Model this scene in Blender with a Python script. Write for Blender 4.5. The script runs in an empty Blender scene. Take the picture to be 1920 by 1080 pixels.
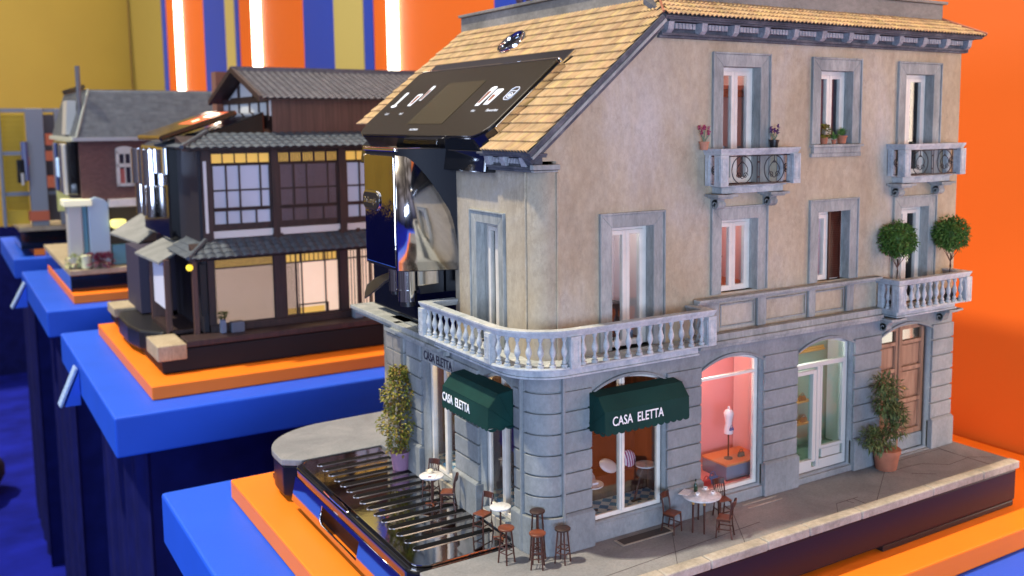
import bpy, bmesh, math, random
from mathutils import Matrix, Vector
random.seed(7)
R = math.radians
sc = bpy.context.scene
sc.unit_settings.system = 'METRIC'
sc.unit_settings.scale_length = 0.1          # one unit is ten centimetres: these are table-top models
COL = sc.collection

# ---------------------------------------------------------------- camera
cam_d = bpy.data.cameras.new('camera'); cam = bpy.data.objects.new('camera', cam_d); COL.objects.link(cam)
yw, pt, rl = R(57.0425), R(6.466), R(0.3579)
Fv = Vector((math.cos(yw)*math.cos(pt), math.sin(yw)*math.cos(pt), -math.sin(pt)))
Rv = Vector((math.sin(yw), -math.cos(yw), 0)); Dv = Fv.cross(Rv)
Rr = Rv*math.cos(rl) + Dv*math.sin(rl); Dr = -Rv*math.sin(rl) + Dv*math.cos(rl)
cam.matrix_world = Matrix.Translation((-3.094, -5.18, 2.8)) @ Matrix((Rr, -Dr, -Fv)).transposed().to_4x4()
cam_d.sensor_width = 36; cam_d.lens = 34.517
cam_d.shift_x = -0.05755; cam_d.shift_y = -0.0529
cam_d.clip_start = 0.05; cam_d.clip_end = 400
cam_d.dof.use_dof = True; cam_d.dof.focus_distance = 6.2; cam_d.dof.aperture_fstop = 1.35
sc.camera = cam

# ---------------------------------------------------------------- light
W = bpy.data.worlds.new('World'); sc.world = W; W.use_nodes = True
wn = W.node_tree.nodes; wl = W.node_tree.links
bg = wn['Background']; bg.inputs[1].default_value = 0.36
tc = wn.new('ShaderNodeTexCoord'); sx = wn.new('ShaderNodeSeparateXYZ'); rp = wn.new('ShaderNodeValToRGB')
wl.new(tc.outputs['Generated'], sx.inputs[0])
mr = wn.new('ShaderNodeMapRange'); mr.inputs[1].default_value = -1; mr.inputs[2].default_value = 1
wl.new(sx.outputs[2], mr.inputs[0]); wl.new(mr.outputs[0], rp.inputs[0])
mpw = wn.new('ShaderNodeMapping'); mpw.inputs['Scale'].default_value = (2.4, 2.4, .10); nzw = wn.new('ShaderNodeTexNoise'); nzw.inputs['Scale'].default_value = 1.6; nzw.inputs['Detail'].default_value = 3
rw = wn.new('ShaderNodeValToRGB'); mxw = wn.new('ShaderNodeMix'); mxw.data_type = 'RGBA'; mxw.blend_type = 'MULTIPLY'; mxw.inputs[0].default_value = .9
wl.new(tc.outputs['Generated'], mpw.inputs[0]); wl.new(mpw.outputs[0], nzw.inputs[0]); wl.new(nzw.outputs[0], rw.inputs[0])
rw.color_ramp.elements[0].position = .36; rw.color_ramp.elements[0].color = (.12, .10, .10, 1)
rw.color_ramp.elements[1].position = .66; rw.color_ramp.elements[1].color = (2.6, 2.4, 2.2, 1)
_e = rw.color_ramp.elements.new(.50); _e.color = (.75, .62, .50, 1)
wl.new(rp.outputs[0], mxw.inputs[6]); wl.new(rw.outputs[0], mxw.inputs[7]); wl.new(mxw.outputs[2], bg.inputs[0])
rp.color_ramp.elements[0].color = (.02, .03, .12, 1); rp.color_ramp.elements[0].position = .3
rp.color_ramp.elements[1].color = (.62, .60, .62, 1); rp.color_ramp.elements[1].position = .95
e = rp.color_ramp.elements.new(.5); e.color = (.30, .32, .50, 1)

def lamp(kind, name, loc, energy, col, target=None, size=1, size_y=None, angle=None):
    d = bpy.data.lights.new(name, kind); d.energy = energy; d.color = col
    if kind == 'AREA':
        d.size = size
        if size_y: d.shape = 'RECTANGLE'; d.size_y = size_y
    if kind == 'SUN': d.angle = angle
    if kind in ('POINT', 'SPOT'): d.shadow_soft_size = size
    if kind == 'SPOT': d.spot_size = angle; d.spot_blend = .8
    o = bpy.data.objects.new(name, d); o.location = loc; COL.objects.link(o)
    if target is not None:
        o.rotation_euler = (Vector(target) - Vector(loc)).to_track_quat('-Z', 'Y').to_euler()
    return o
# the hall's ceiling spots, almost overhead and a little behind the row of models
lamp('SUN', 'ceiling_key', (-8.6, 2.6, 20), 4.6, (1.0, .86, .64), (0, 0, 0), angle=R(2.0))
# broad cool light of the hall in front of the long facade
lamp('AREA', 'hall_fill', (-7.0, -15, 2.2), 3100, (.54, .69, 1.0), (1.2, 0, 1.2), size=9, size_y=5)
lamp('AREA', 'warm_fill', (7.5, -14, 9), 2300, (1.0, .88, .62), (3.2, 0, 2.2), size=6, size_y=6)
lamp('AREA', 'aisle_fill', (-16, 6, 9), 1500, (.62, .74, 1.0), (0, 5, 0), size=9, size_y=9)
lamp('AREA', 'wall_wash', (0.5, 16, 20), 2700, (1.0, .95, .86), (5.5, 22, 4), size=8, size_y=30)
lamp('AREA', 'end_wall_wash', (-10, 33, 12), 2500, (1.0, .95, .85), (-6, 48, 3), size=12, size_y=6)
lamp('SPOT', 'end_fill_spot', (2.2, -12, 5.0), 4500, (1.0, .72, .48), (5.3, .3, .35), size=.6, angle=R(14))  # added fill: warms the right end, lifts the shadow on the orange wall

sc.view_settings.view_transform = 'Standard'; sc.view_settings.look = 'None'
sc.view_settings.exposure = 0.0; sc.view_settings.gamma = 1.0; sc.view_settings.use_curve_mapping = False
try:
    sc.cycles.max_bounces = 9; sc.cycles.transparent_max_bounces = 12; sc.cycles.caustics_refractive = False
    sc.cycles.caustics_reflective = False; sc.cycles.sample_clamp_indirect = 6
except Exception: pass

# ================================================================ helpers
WOFF = {}
def tag(o, label=None, cat=None, group=None, kind=None):
    if label: o['label'] = label
    if cat: o['category'] = cat
    if group: o['group'] = group
    if kind: o['kind'] = kind
    return o
def empty(name, loc, label=None, cat=None, group=None, kind=None, parent=None):
    o = bpy.data.objects.new(name, None); COL.objects.link(o); o.location = loc; o.empty_display_size = .1
    WOFF[o] = Vector(loc)
    return tag(o, label, cat, group, kind)
def copy_tree(o, parent=None):
    c = o.copy(); COL.objects.link(c)
    if parent is not None: c.parent = parent
    for ch in [k for k in COL.objects if k.parent == o]: copy_tree(ch, c)
    return c
LONG = Matrix(((1,0,0,0),(0,-1,0,0),(0,0,1,0),(0,0,0,1)))      # (along, out, up) on the long facade
LEFT = Matrix(((0,-1,0,0),(1,0,0,0),(0,0,1,0),(0,0,0,1)))      # the same on the short facade

class MB:
    def __init__(s, T=None): s.v=[]; s.f=[]; s.uv=[]; s.T=T or Matrix()
    def add(s, vs, fs, uvs=None, M=None):
        b=len(s.v); T = s.T @ M if M is not None else s.T
        s.v += [T @ Vector(p) for p in vs]
        for i,f in enumerate(fs):
            s.f.append([b+k for k in f]); s.uv.append(uvs[i] if uvs else None)
        return s
    def box(s,x0,x1,y0,y1,z0,z1,M=None):
        return s.add([(x0,y0,z0),(x1,y0,z0),(x1,y1,z0),(x0,y1,z0),(x0,y0,z1),(x1,y0,z1),(x1,y1,z1),(x0,y1,z1)],
              [(0,3,2,1),(4,5,6,7),(0,1,5,4),(1,2,6,5),(2,3,7,6),(3,0,4,7)],M=M)
    def room(s,x0,x1,y0,y1,z0,z1,skip=()):
        fs={'bottom':(0,3,2,1),'top':(4,5,6,7),'y0':(0,1,5,4),'x1':(1,2,6,5),'y1':(2,3,7,6),'x0':(3,0,4,7)}
        return s.add([(x0,y0,z0),(x1,y0,z0),(x1,y1,z0),(x0,y1,z0),(x0,y0,z1),(x1,y0,z1),(x1,y1,z1),(x0,y1,z1)],
              [f for k,f in fs.items() if k not in skip])
    def prism(s,pts,axis,a0,a1,M=None):
        """pts: 2D polygon; axis the extrusion axis"""
        n=len(pts)
        def p(q,a): return (a,q[0],q[1]) if axis=='x' else (q[0],a,q[1]) if axis=='y' else (q[0],q[1],a)
        vs=[p(q,a0) for q in pts]+[p(q,a1) for q in pts]
        fs=[tuple(range(n))[::-1],tuple(range(n,2*n))]+[(i,(i+1)%n,n+(i+1)%n,n+i) for i in range(n)]
        return s.add(vs,fs,M=M)
    def bar(s,p0,p1,w,h=None):
        p0=Vector(p0);p1=Vector(p1);d=(p1-p0);L=d.length;h=h or w
        M=Matrix.Translation(p0)@d.to_track_quat('X','Z').to_matrix().to_4x4()
        return s.box(0,L,-w/2,w/2,-h/2,h/2,M=M)
    def cyl(s,p0,p1,r0,r1=None,n=14,caps=True):
        p0=Vector(p0);p1=Vector(p1);r1=r0 if r1 is None else r1
        q=(p1-p0).to_track_quat('Z','Y').to_matrix();vs=[]
        for p,r in((p0,r0),(p1,r1)):
            for i in range(n):
                a=2*math.pi*i/n;vs.append(p+q@Vector((r*math.cos(a),r*math.sin(a),0)))
        fs=[(i,(i+1)%n,n+(i+1)%n,n+i) for i in range(n)]
        if caps: fs+=[tuple(range(n))[::-1],tuple(range(n,2*n))]
        return s.add(vs,fs)
    def tube(s,path,r,n=6,closed=False,taper=None):
        P=[Vector(p) for p in path];m=len(P);vs=[]
        for i,p in enumerate(P):
            if closed: d=P[(i+1)%m]-P[i-1]
            else: d=P[min(i+1,m-1)]-P[max(i-1,0)]
            q=d.to_track_quat('Z','Y').to_matrix(); rr=r if taper is None else r+(taper-r)*i/(m-1)
            for k in range(n):
                a=2*math.pi*k/n;vs.append(p+q@Vector((rr*math.cos(a),rr*math.sin(a),0)))
        fs=[]
        for i in range(m if closed else m-1):
            j=(i+1)%m
            for k in range(n): fs.append((i*n+k,i*n+(k+1)%n,j*n+(k+1)%n,j*n+k))
        if not closed: fs+=[tuple(range(n))[::-1],tuple(range((m-1)*n,m*n))]
        return s.add(vs,fs)
    def lathe(s,prof,c=(0,0,0),n=20,M=None,sq=False):
        vs=[];m=len(prof)
        for r,z in prof:
            for i in range(n):
                a=2*math.pi*i/n;vs.append((c[0]+r*math.cos(a),c[1]+r*math.sin(a),c[2]+z))
        fs=[(j*n+i,j*n+(i+1)%n,(j+1)*n+(i+1)%n,(j+1)*n+i) for j in range(m-1) for i in range(n)]
        fs+=[tuple(range(n))[::-1],tuple(range((m-1)*n,m*n))]
        return s.add(vs,fs,M=M)
    def sweep(s,path,prof,closed=False):
        """profile of (offset to the right of the path, z) swept along a plan polyline with mitred corners"""
        P=[Vector((p[0],p[1])) for p in path];m=len(P);k=len(prof);vs=[]
        for i in range(m):
            a=P[i]-P[i-1] if (i>0 or closed) else P[1]-P[0]
            b=P[(i+1)%m]-P[i] if (i<m-1 or closed) else a
            a=a.normalized();b=b.normalized()
            na=Vector((a.y,-a.x));nb=Vector((b.y,-b.x));nn=(na+nb);nn=nn/max(nn.dot(na),.2)
            for o,z in prof: vs.append((P[i].x+nn.x*o,P[i].y+nn.y*o,z))
        fs=[]
        for i in range(m if closed else m-1):
            j=(i+1)%m
            for q in range(k): fs.append((i*k+q,i*k+(q+1)%k,j*k+(q+1)%k,j*k+q))
        if not closed: fs+=[tuple(range(k))[::-1],tuple(range((m-1)*k,m*k))]
        return s.add(vs,fs)
    def ball(s,c,r,n=10,m=8,sc=(1,1,1)):
        vs=[];fs=[]
        for j in range(m+1):
            t=math.pi*j/m
            for i in range(n):
                a=2*math.pi*i/n;vs.append((c[0]+r*sc[0]*math.sin(t)*math.cos(a),c[1]+r*sc[1]*math.sin(t)*math.sin(a),c[2]+r*sc[2]*math.cos(t)))
        for j in range(m):
            for i in range(n): fs.append((j*n+i,(j+1)*n+i,(j+1)*n+(i+1)%n,j*n+(i+1)%n))
        return s.add(vs,fs)
    def leaf(s,c,d,up,L,Wd,u=None,curl=.25):
        c=Vector(c);d=Vector(d).normalized();side=d.cross(Vector(up));
        if side.length<1e-3: side=d.orthogonal()
        side.normalize();nn=side.cross(d).normalized();u=random.random() if u is None else u
        vs=[c,c+d*L*.45+side*Wd/2+nn*L*.06,c+d*L-nn*L*curl,c+d*L*.45-side*Wd/2+nn*L*.06]
        return s.add(vs,[(0,1,2,3)],[[(u,.5)]*4])
    def build(s,name,mat,parent=None,smooth=False,bevel=0,solid=0,fixn=True,seg=2):
        off=WOFF.get(parent,Vector((0,0,0)))
        me=bpy.data.meshes.new(name);me.from_pydata([tuple(p-off) for p in s.v],[],s.f)
        if any(u for u in s.uv):
            ly=me.uv_layers.new(name='UVMap')
            for pl,u in zip(me.polygons,s.uv):
                if u:
                    for li,q in zip(pl.loop_indices,u): ly.data[li].uv=q
        if fixn:
            bm=bmesh.new();bm.from_mesh(me);bmesh.ops.recalc_face_normals(bm,faces=bm.faces);bm.to_mesh(me);bm.free()
        return finish(me,name,mat,parent,smooth,bevel,solid,off,seg)
def finish(me,name,mat,parent,smooth,bevel,solid,off,seg=2):
    me.materials.append(mat)
    if smooth:
        for p in me.polygons: p.use_smooth=True
        try: me.set_sharp_from_angle(angle=R(38))
        except Exception: pass
    o=bpy.data.objects.new(name,me);COL.objects.link(o);WOFF[o]=off
    if parent is not None: o.parent=parent
    if solid: md=o.modifiers.new('solid','SOLIDIFY');md.thickness=solid;md.offset=0
    if bevel:
        md=o.modifiers.new('bevel','BEVEL');md.width=bevel;md.segments=seg;md.limit_method='ANGLE';md.angle_limit=R(35)
    return o
def curve_mesh(build):
    cu=build();o=bpy.data.objects.new('tmp',cu);COL.objects.link(o)
    dg=bpy.context.evaluated_depsgraph_get();dg.update()
    me=bpy.data.meshes.new_from_object(o.evaluated_get(dg));COL.objects.unlink(o);bpy.data.objects.remove(o);return me
def plate(name,loops,thick,M,mat,parent,bevel=0):
    """flat plate with real openings: loops[0] outline, others holes, in the (x, z) plane; M maps (x, out, z)"""
    def b():
        cu=bpy.data.curves.new('c','CURVE');cu.dimensions='2D';cu.fill_mode='BOTH';cu.extrude=thick/2
        for lp in loops:
            sp=cu.splines.new('POLY');sp.points.add(len(lp)-1)
            for q,p in zip(sp.points,lp): q.co=(p[0],p[1],0,1)
            sp.use_cyclic_u=True
        return cu
    me=curve_mesh(b);off=WOFF.get(parent,Vector((0,0,0)))
    # curve plane (x,y) -> (x, 0, z), plate occupies out from -thick to 0
    Q=Matrix(((1,0,0,0),(0,0,1,-thick/2),(0,1,0,0),(0,0,0,1)))
    me.transform(Matrix.Translation(-off)@M@Q)
    bm=bmesh.new();bm.from_mesh(me);bmesh.ops.remove_doubles(bm,verts=bm.verts,dist=1e-5);bmesh.ops.recalc_face_normals(bm,faces=bm.faces);bm.to_mesh(me);bm.free()
    me.materials.clear()
    return finish(me,name,mat,parent,False,bevel,0,off)
def text(s,size,pos,right,up,mat,parent,name='lettering',sx=1.0,depth=.002,align='LEFT',bold=0.0,space=1.0):
    def b():
        cu=bpy.data.curves.new('t','FONT');cu.body=s;cu.size=size;cu.extrude=depth;cu.align_x=align;cu.offset=bold;cu.space_character=space;cu.resolution_u=3
        return cu
    me=curve_mesh(b);off=WOFF.get(parent,Vector((0,0,0)));right=Vector(right).normalized();up=Vector(up).normalized();n=right.cross(up)
    M=Matrix.Translation(Vector(pos)-off)@Matrix((right*sx,up,n)).transposed().to_4x4()
    me.transform(M);me.materials.clear()
    return finish(me,name,mat,parent,False,0,0,off)
def arch(x0,x1,z0,zs,zt,n=14):
    """opening outline with a segmental head"""
    w=(x1-x0)/2;h=zt-zs;rad=(w*w+h*h)/(2*h);cx=(x0+x1)/2;cz=zt-rad;a0=math.asin(w/rad)
    return [(x0,z0),(x1,z0)]+[(cx+rad*math.sin(a0-2*a0*i/n),cz+rad*math.cos(a0-2*a0*i/n)) for i in range(n+1)]
def rect(x0,x1,z0,z1): return [(x0,z0),(x1,z0),(x1,z1),(x0,z1)]
def grow(b,l,r_,bt,t): return (b[0]-l,b[1]+r_,b[2]-bt,b[3]+t)

# ================================================================ materials
def nt(name):
    m=bpy.data.materials.new(name);m.use_nodes=True;return m,m.node_tree.nodes,m.node_tree.links,m.node_tree.nodes['Principled BSDF']
def plain(name,c,rough=.5,metal=0,spec=.5,emit=None,es=0,var=0,vs=8,bump=0,bs=60,coat=0):
    m,n,l,p=nt(name);p.inputs['Base Color'].default_value=(*c,1);p.inputs['Roughness'].default_value=rough
    p.inputs['Metallic'].default_value=metal;p.inputs['Specular IOR Level'].default_value=spec;p.inputs['Coat Weight'].default_value=coat
    if emit: p.inputs['Emission Color'].default_value=(*emit,1);p.inputs['Emission Strength'].default_value=es
    if var or bump:
        t=n.new('ShaderNodeTexCoord')
    if var:
        a=n.new('ShaderNodeTexNoise');a.inputs['Scale'].default_value=vs;a.inputs['Detail'].default_value=6;l.new(t.outputs['Object'],a.inputs[0])
        r=n.new('ShaderNodeValToRGB');l.new(a.outputs[0],r.inputs[0]);r.color_ramp.elements[0].position=.3;r.color_ramp.elements[1].position=.7
        r.color_ramp.elements[0].color=(*[x*(1-var) for x in c],1);r.color_ramp.elements[1].color=(*[min(x*(1+var),1) for x in c],1);l.new(r.outputs[0],p.inputs['Base Color'])
    if bump:
        a=n.new('ShaderNodeTexNoise');a.inputs['Scale'].default_value=bs;a.inputs['Detail'].default_value=8;l.new(t.outputs['Object'],a.inputs[0])
        b=n.new('ShaderNodeBump');b.inputs['Strength'].default_value=bump;b.inputs['Distance'].default_value=.01;l.new(a.outputs[0],b.inputs['Height']);l.new(b.outputs[0],p.inputs['Normal'])
    return m
def stone(name,c1,c2,c3,scale=3,streak=(1,1,.35),rough=.85,bump=.35,fine=45,contrast=.5,drip=0,crack=0):
    """weathered, brushed plaster: large soft stains, vertical streaks and fine speckle"""
    m,n,l,p=nt(name);t=n.new('ShaderNodeTexCoord');mp=n.new('ShaderNodeMapping');mp.inputs['Scale'].default_value=streak
    l.new(t.outputs['Object'],mp.inputs[0])
    a=n.new('ShaderNodeTexNoise');a.inputs['Scale'].default_value=scale;a.inputs['Detail'].default_value=8;a.inputs['Roughness'].default_value=.62;a.inputs['Distortion'].default_value=.6;l.new(mp.outputs[0],a.inputs[0])
    r=n.new('ShaderNodeValToRGB');l.new(a.outputs[0],r.inputs[0]);el=r.color_ramp.elements
    el[0].position=.32;el[0].color=(*c1,1);el[1].position=.7;el[1].color=(*c3,1);e=el.new(.5);e.color=(*c2,1)
    b=n.new('ShaderNodeTexNoise');b.inputs['Scale'].default_value=fine;b.inputs['Detail'].default_value=10;b.inputs['Roughness'].default_value=.75;l.new(mp.outputs[0],b.inputs[0])
    r2=n.new('ShaderNodeValToRGB');l.new(b.outputs[0],r2.inputs[0]);r2.color_ramp.elements[0].position=.35;r2.color_ramp.elements[0].color=(1-contrast,1-contrast,1-contrast,1);r2.color_ramp.elements[1].position=.62;r2.color_ramp.elements[1].color=(1.06,1.06,1.06,1)
    mx=n.new('ShaderNodeMix');mx.data_type='RGBA';mx.blend_type='MULTIPLY';mx.inputs[0].default_value=.75;l.new(r.outputs[0],mx.inputs[6]);l.new(r2.outputs[0],mx.inputs[7]);col_=mx.outputs[2]
    if drip:
        md=n.new('ShaderNodeMapping');md.inputs['Scale'].default_value=(1,1,.32);l.new(t.outputs['Object'],md.inputs[0])
        d=n.new('ShaderNodeTexNoise');d.inputs['Scale'].default_value=3.2;d.inputs['Detail'].default_value=7;d.inputs['Roughness'].default_value=.7;l.new(md.outputs[0],d.inputs[0])
        rd=n.new('ShaderNodeValToRGB');l.new(d.outputs[0],rd.inputs[0]);rd.color_ramp.elements[0].position=.36;rd.color_ramp.elements[0].color=(1-drip,1-drip,1-drip*.9,1);rd.color_ramp.elements[1].position=.58
        m2=n.new('ShaderNodeMix');m2.data_type='RGBA';m2.blend_type='MULTIPLY';m2.inputs[0].default_value=1;l.new(col_,m2.inputs[6]);l.new(rd.outputs[0],m2.inputs[7]);col_=m2.outputs[2]
    if crack:
        v=n.new('ShaderNodeTexVoronoi');v.feature='DISTANCE_TO_EDGE';v.inputs['Scale'].default_value=1.3
        w_=n.new('ShaderNodeMix');w_.data_type='VECTOR';w_.inputs[0].default_value=.25;l.new(t.outputs['Object'],w_.inputs[4]);l.new(b.outputs[1],w_.inputs[5]);l.new(w_.outputs[1],v.inputs[0])
        rv=n.new('ShaderNodeValToRGB');l.new(v.outputs['Distance'],rv.inputs[0]);rv.color_ramp.elements[0].position=.0;rv.color_ramp.elements[0].color=(1-crack,1-crack,1-crack,1);rv.color_ramp.elements[1].position=.006
        m3=n.new('ShaderNodeMix');m3.data_type='RGBA';m3.blend_type='MULTIPLY';m3.inputs[0].default_value=1;l.new(col_,m3.inputs[6]);l.new(rv.outputs[0],m3.inputs[7]);col_=m3.outputs[2]
    l.new(col_,p.inputs['Base Color'])
    bp=n.new('ShaderNodeBump');bp.inputs['Strength'].default_value=bump;bp.inputs['Distance'].default_value=.008;l.new(b.outputs[0],bp.inputs['Height']);l.new(bp.outputs[0],p.inputs['Normal'])
    p.inputs['Roughness'].default_value=rough;p.inputs['Specular IOR Level'].default_value=.3
    return m
def byuv(name,cols,rough=.7,noise=0,bump=0,spec=.4):
    """colour picked per tile or leaf from the UV's cell"""
    m,n,l,p=nt(name);uv=n.new('ShaderNodeUVMap');wn_=n.new('ShaderNodeTexWhiteNoise');wn_.noise_dimensions='2D'
    fl=n.new('ShaderNodeVectorMath');fl.operation='FLOOR';ml=n.new('ShaderNodeVectorMath');ml.operation='MULTIPLY';ml.inputs[1].default_value=(1,1,1)
    l.new(uv.outputs[0],fl.inputs[0]);l.new(fl.outputs[0],wn_.inputs[0]);r=n.new('ShaderNodeValToRGB');l.new(wn_.outputs[0],r.inputs[0])
    k=len(cols);el=r.color_ramp.elements;el[0].color=(*cols[0],1);el[1].color=(*cols[-1],1);el[1].position=1
    for i in range(1,k-1): e=el.new(i/(k-1));e.color=(*cols[i],1)
    out=r.outputs[0]
    if noise:
        t=n.new('ShaderNodeTexCoord');a=n.new('ShaderNodeTexNoise');a.inputs['Scale'].default_value=9;a.inputs['Detail'].default_value=9;l.new(t.outputs['Object'],a.inputs[0])
        r2=n.new('ShaderNodeValToRGB');l.new(a.outputs[0],r2.inputs[0]);r2.color_ramp.elements[0].position=.35;r2.color_ramp.elements[0].color=(1-noise,1-noise,1-noise,1);r2.color_ramp.elements[1].position=.6
        mx=n.new('ShaderNodeMix');mx.data_type='RGBA';mx.blend_type='MULTIPLY';mx.inputs[0].default_value=1;l.new(out,mx.inputs[6]);l.new(r2.outputs[0],mx.inputs[7]);out=mx.outputs[2]
    l.new(out,p.inputs['Base Color']);p.inputs['Roughness'].default_value=rough;p.inputs['Specular IOR Level'].default_value=spec;return m
def wood(name,c1,c2,scale=14,axis=(1,1,.08),rough=.55):
    m,n,l,p=nt(name);t=n.new('ShaderNodeTexCoord');mp=n.new('ShaderNodeMapping');mp.inputs['Scale'].default_value=axis;l.new(t.outputs['Object'],mp.inputs[0])
    a=n.new('ShaderNodeTexNoise');a.inputs['Scale'].default_value=scale;a.inputs['Detail'].default_value=8;a.inputs['Distortion'].default_value=1.2;l.new(mp.outputs[0],a.inputs[0])
    r=n.new('ShaderNodeValToRGB');l.new(a.outputs[0],r.inputs[0]);r.color_ramp.elements[0].position=.35;r.color_ramp.elements[0].color=(*c1,1);r.color_ramp.elements[1].position=.65;r.color_ramp.elements[1].color=(*c2,1)
    l.new(r.outputs[0],p.inputs['Base Color']);p.inputs['Roughness'].default_value=rough
    b=n.new('ShaderNodeBump');b.inputs['Strength'].default_value=.2;b.inputs['Distance'].default_value=.005;l.new(a.outputs[0],b.inputs['Height']);l.new(b.outputs[0],p.inputs['Normal']);return m
def glass(name,tint=(1,1,1),gl=.12):
    m=bpy.data.materials.new(name);m.use_nodes=True;n=m.node_tree.nodes;l=m.node_tree.links;n.clear()
    o=n.new('ShaderNodeOutputMaterial');t=n.new('ShaderNodeBsdfTransparent');t.inputs[0].default_value=(*tint,1);g=n.new('ShaderNodeBsdfGlossy');g.inputs['Roughness'].default_value=.03
    lw=n.new('ShaderNodeLayerWeight');pw=n.new('ShaderNodeMath');pw.operation='POWER';pw.inputs[1].default_value=5;l.new(lw.outputs['Facing'],pw.inputs[0])
    ad=n.new('ShaderNodeMath');ad.operation='MULTIPLY_ADD';ad.inputs[1].default_value=.9;ad.inputs[2].default_value=gl;ad.use_clamp=True;l.new(pw.outputs[0],ad.inputs[0]);mx=n.new('ShaderNodeMixShader');l.new(ad.outputs[0],mx.inputs[0]);l.new(t.outputs[0],mx.inputs[1]);l.new(g.outputs[0],mx.inputs[2]);l.new(mx.outputs[0],o.inputs[0]);return m
def checker(name,c1,c2,scale,rough=.4):
    m,n,l,p=nt(name);t=n.new('ShaderNodeTexCoord');c=n.new('ShaderNodeTexChecker');c.inputs['Scale'].default_value=scale;c.inputs[1].default_value=(*c1,1);c.inputs[2].default_value=(*c2,1)
    mp=n.new('ShaderNodeMapping');mp.inputs['Rotation'].default_value=(0,0,R(45));mp.inputs['Location'].default_value=(.013,.017,.013);l.new(t.outputs['Object'],mp.inputs[0]);l.new(mp.outputs[0],c.inputs[0]);l.new(c.outputs[0],p.inputs['Base Color']);p.inputs['Roughness'].default_value=rough;return m
def brick(name,c1,c2,mortar,scale,rough=.85):
    m,n,l,p=nt(name);t=n.new('ShaderNodeTexCoord');mp=n.new('ShaderNodeMapping');mp.inputs['Rotation'].default_value=(R(90),0,0);l.new(t.outputs['Object'],mp.inputs[0])
    b=n.new('ShaderNodeTexBrick');b.inputs['Scale'].default_value=scale;b.inputs[1].default_value=(*c1,1);b.inputs[2].default_value=(*c2,1);b.inputs[3].default_value=(*mortar,1);b.inputs['Mortar Size'].default_value=.03;l.new(mp.outputs[0],b.inputs[0])
    l.new(b.outputs[0],p.inputs['Base Color']);p.inputs['Roughness'].default_value=rough;return m

M = {}
M['stucco']=stone('weathered_ochre_stucco',(.375,.30,.195),(.44,.38,.28),(.475,.455,.425),1.0,(1,1,.6),bump=.45,fine=30,contrast=.26,drip=.12,crack=.22)
M['trim']=stone('brushed_blue_grey_stone',(.19,.21,.21),(.305,.325,.315),(.43,.435,.415),5,(1,1,.3),bump=.5,fine=38,contrast=.32)
M['balc']=stone('pale_balcony_stone',(.28,.32,.35),(.42,.46,.48),(.58,.59,.58),6,(1,1,1),bump=.45,fine=34,contrast=.28)
M['grey']=stone('grey_rusticated_plaster',(.19,.215,.225),(.24,.265,.275),(.30,.315,.32),2.4,(1,1,.7),bump=.35,fine=44,contrast=.22,drip=.18)
M['cornice']=stone('dark_cornice_stone',(.05,.055,.07),(.09,.095,.115),(.17,.175,.19),5,(1,1,1),bump=.4,fine=40,contrast=.4)
M['dentil']=stone('pale_dentil_stone',(.22,.23,.26),(.32,.33,.36),(.42,.42,.44),6,(1,1,1),fine=40)
M['para']=stone('parapet_cement',(.16,.155,.14),(.235,.225,.205),(.30,.285,.26),3,(.6,.6,1),fine=30,contrast=.3)
M['pave']=stone('sidewalk_asphalt',(.165,.175,.19),(.21,.22,.235),(.27,.275,.285),2.2,(1,1,1),bump=.4,fine=60,contrast=.25)
M['kerb']=stone('kerb_stone',(.27,.255,.215),(.37,.345,.295),(.46,.43,.375),4,(1,1,1),bump=.5,fine=35,contrast=.32)
M['joint']=plain('dark_joint',(.085,.08,.085),.95)
M['tile']=byuv('clay_roof_tiles',[(.43,.27,.135),(.48,.32,.155),(.53,.375,.20),(.46,.28,.15),(.54,.39,.165),(.46,.32,.18),(.51,.33,.165)],.75,noise=.35)
M['matteblack']=plain('matte_black_plastic',(.008,.009,.014),.55,spec=.22)
M['black']=plain('black_gloss_plastic',(.006,.007,.01),.09,spec=.6,coat=.5)
M['satin']=plain('black_satin_plastic',(.012,.012,.014),.38)
M['glassblack']=plain('black_screen_glass',(.030,.023,.012),.16,spec=.7,coat=.6,var=.2,vs=200)  # brown in the base colour stands in for the reflected warm ceiling
M['display']=plain('display_area',(.052,.042,.022),.22,spec=.6)
M['chrome']=plain('polished_chrome',(.74,.74,.76),.07,metal=1)
M['darkchrome']=plain('smoked_chrome',(.62,.60,.60),.05,metal=1)
M['trayglass']=plain('tray_black_mirror',(.60,.56,.53),.05,metal=1,bump=.02,bs=30)
M['slotrim']=plain('slot_rim_grey',(.36,.35,.37),.3,metal=1)
M['slot']=plain('tray_slot_black',(.003,.003,.004),.6,spec=.12)
M['white']=plain('cream_window_paint',(.68,.64,.57),.45,var=.08,vs=12)
M['white2']=plain('white_door_paint',(.50,.50,.47),.4)
M['glass']=glass('window_glass',(.93,.96,.97),.07)
M['green']=plain('dark_green_awning_canvas',(.004,.036,.030),.75,spec=.2,bump=.3,bs=160,var=.15,vs=5)
M['letter']=plain('white_lettering',(.85,.87,.86),.5)
M['inkletter']=plain('dark_lettering',(.02,.02,.035),.5)
M['darkwood']=wood('dark_bistro_wood',(.035,.010,.007),(.075,.022,.013),18,(1,1,.3),.4)
M['blackwood']=wood('near_black_wood',(.014,.006,.005),(.035,.013,.010),18,(1,1,.3),.6)
M['redwood']=wood('red_brown_seat_wood',(.10,.026,.012),(.20,.055,.022),16,(1,.2,1),.4)
M['marble']=stone('white_marble',(.45,.46,.50),(.66,.67,.70),(.80,.80,.80),14,(1,1,1),rough=.25,bump=.05,fine=30,contrast=.2)
M['china']=plain('white_china',(.85,.85,.84),.15)
M['paper']=plain('printed_paper',(.72,.72,.78),.6,var=.12,vs=60)
M['coffee']=plain('coffee',(.03,.012,.006),.2)
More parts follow.
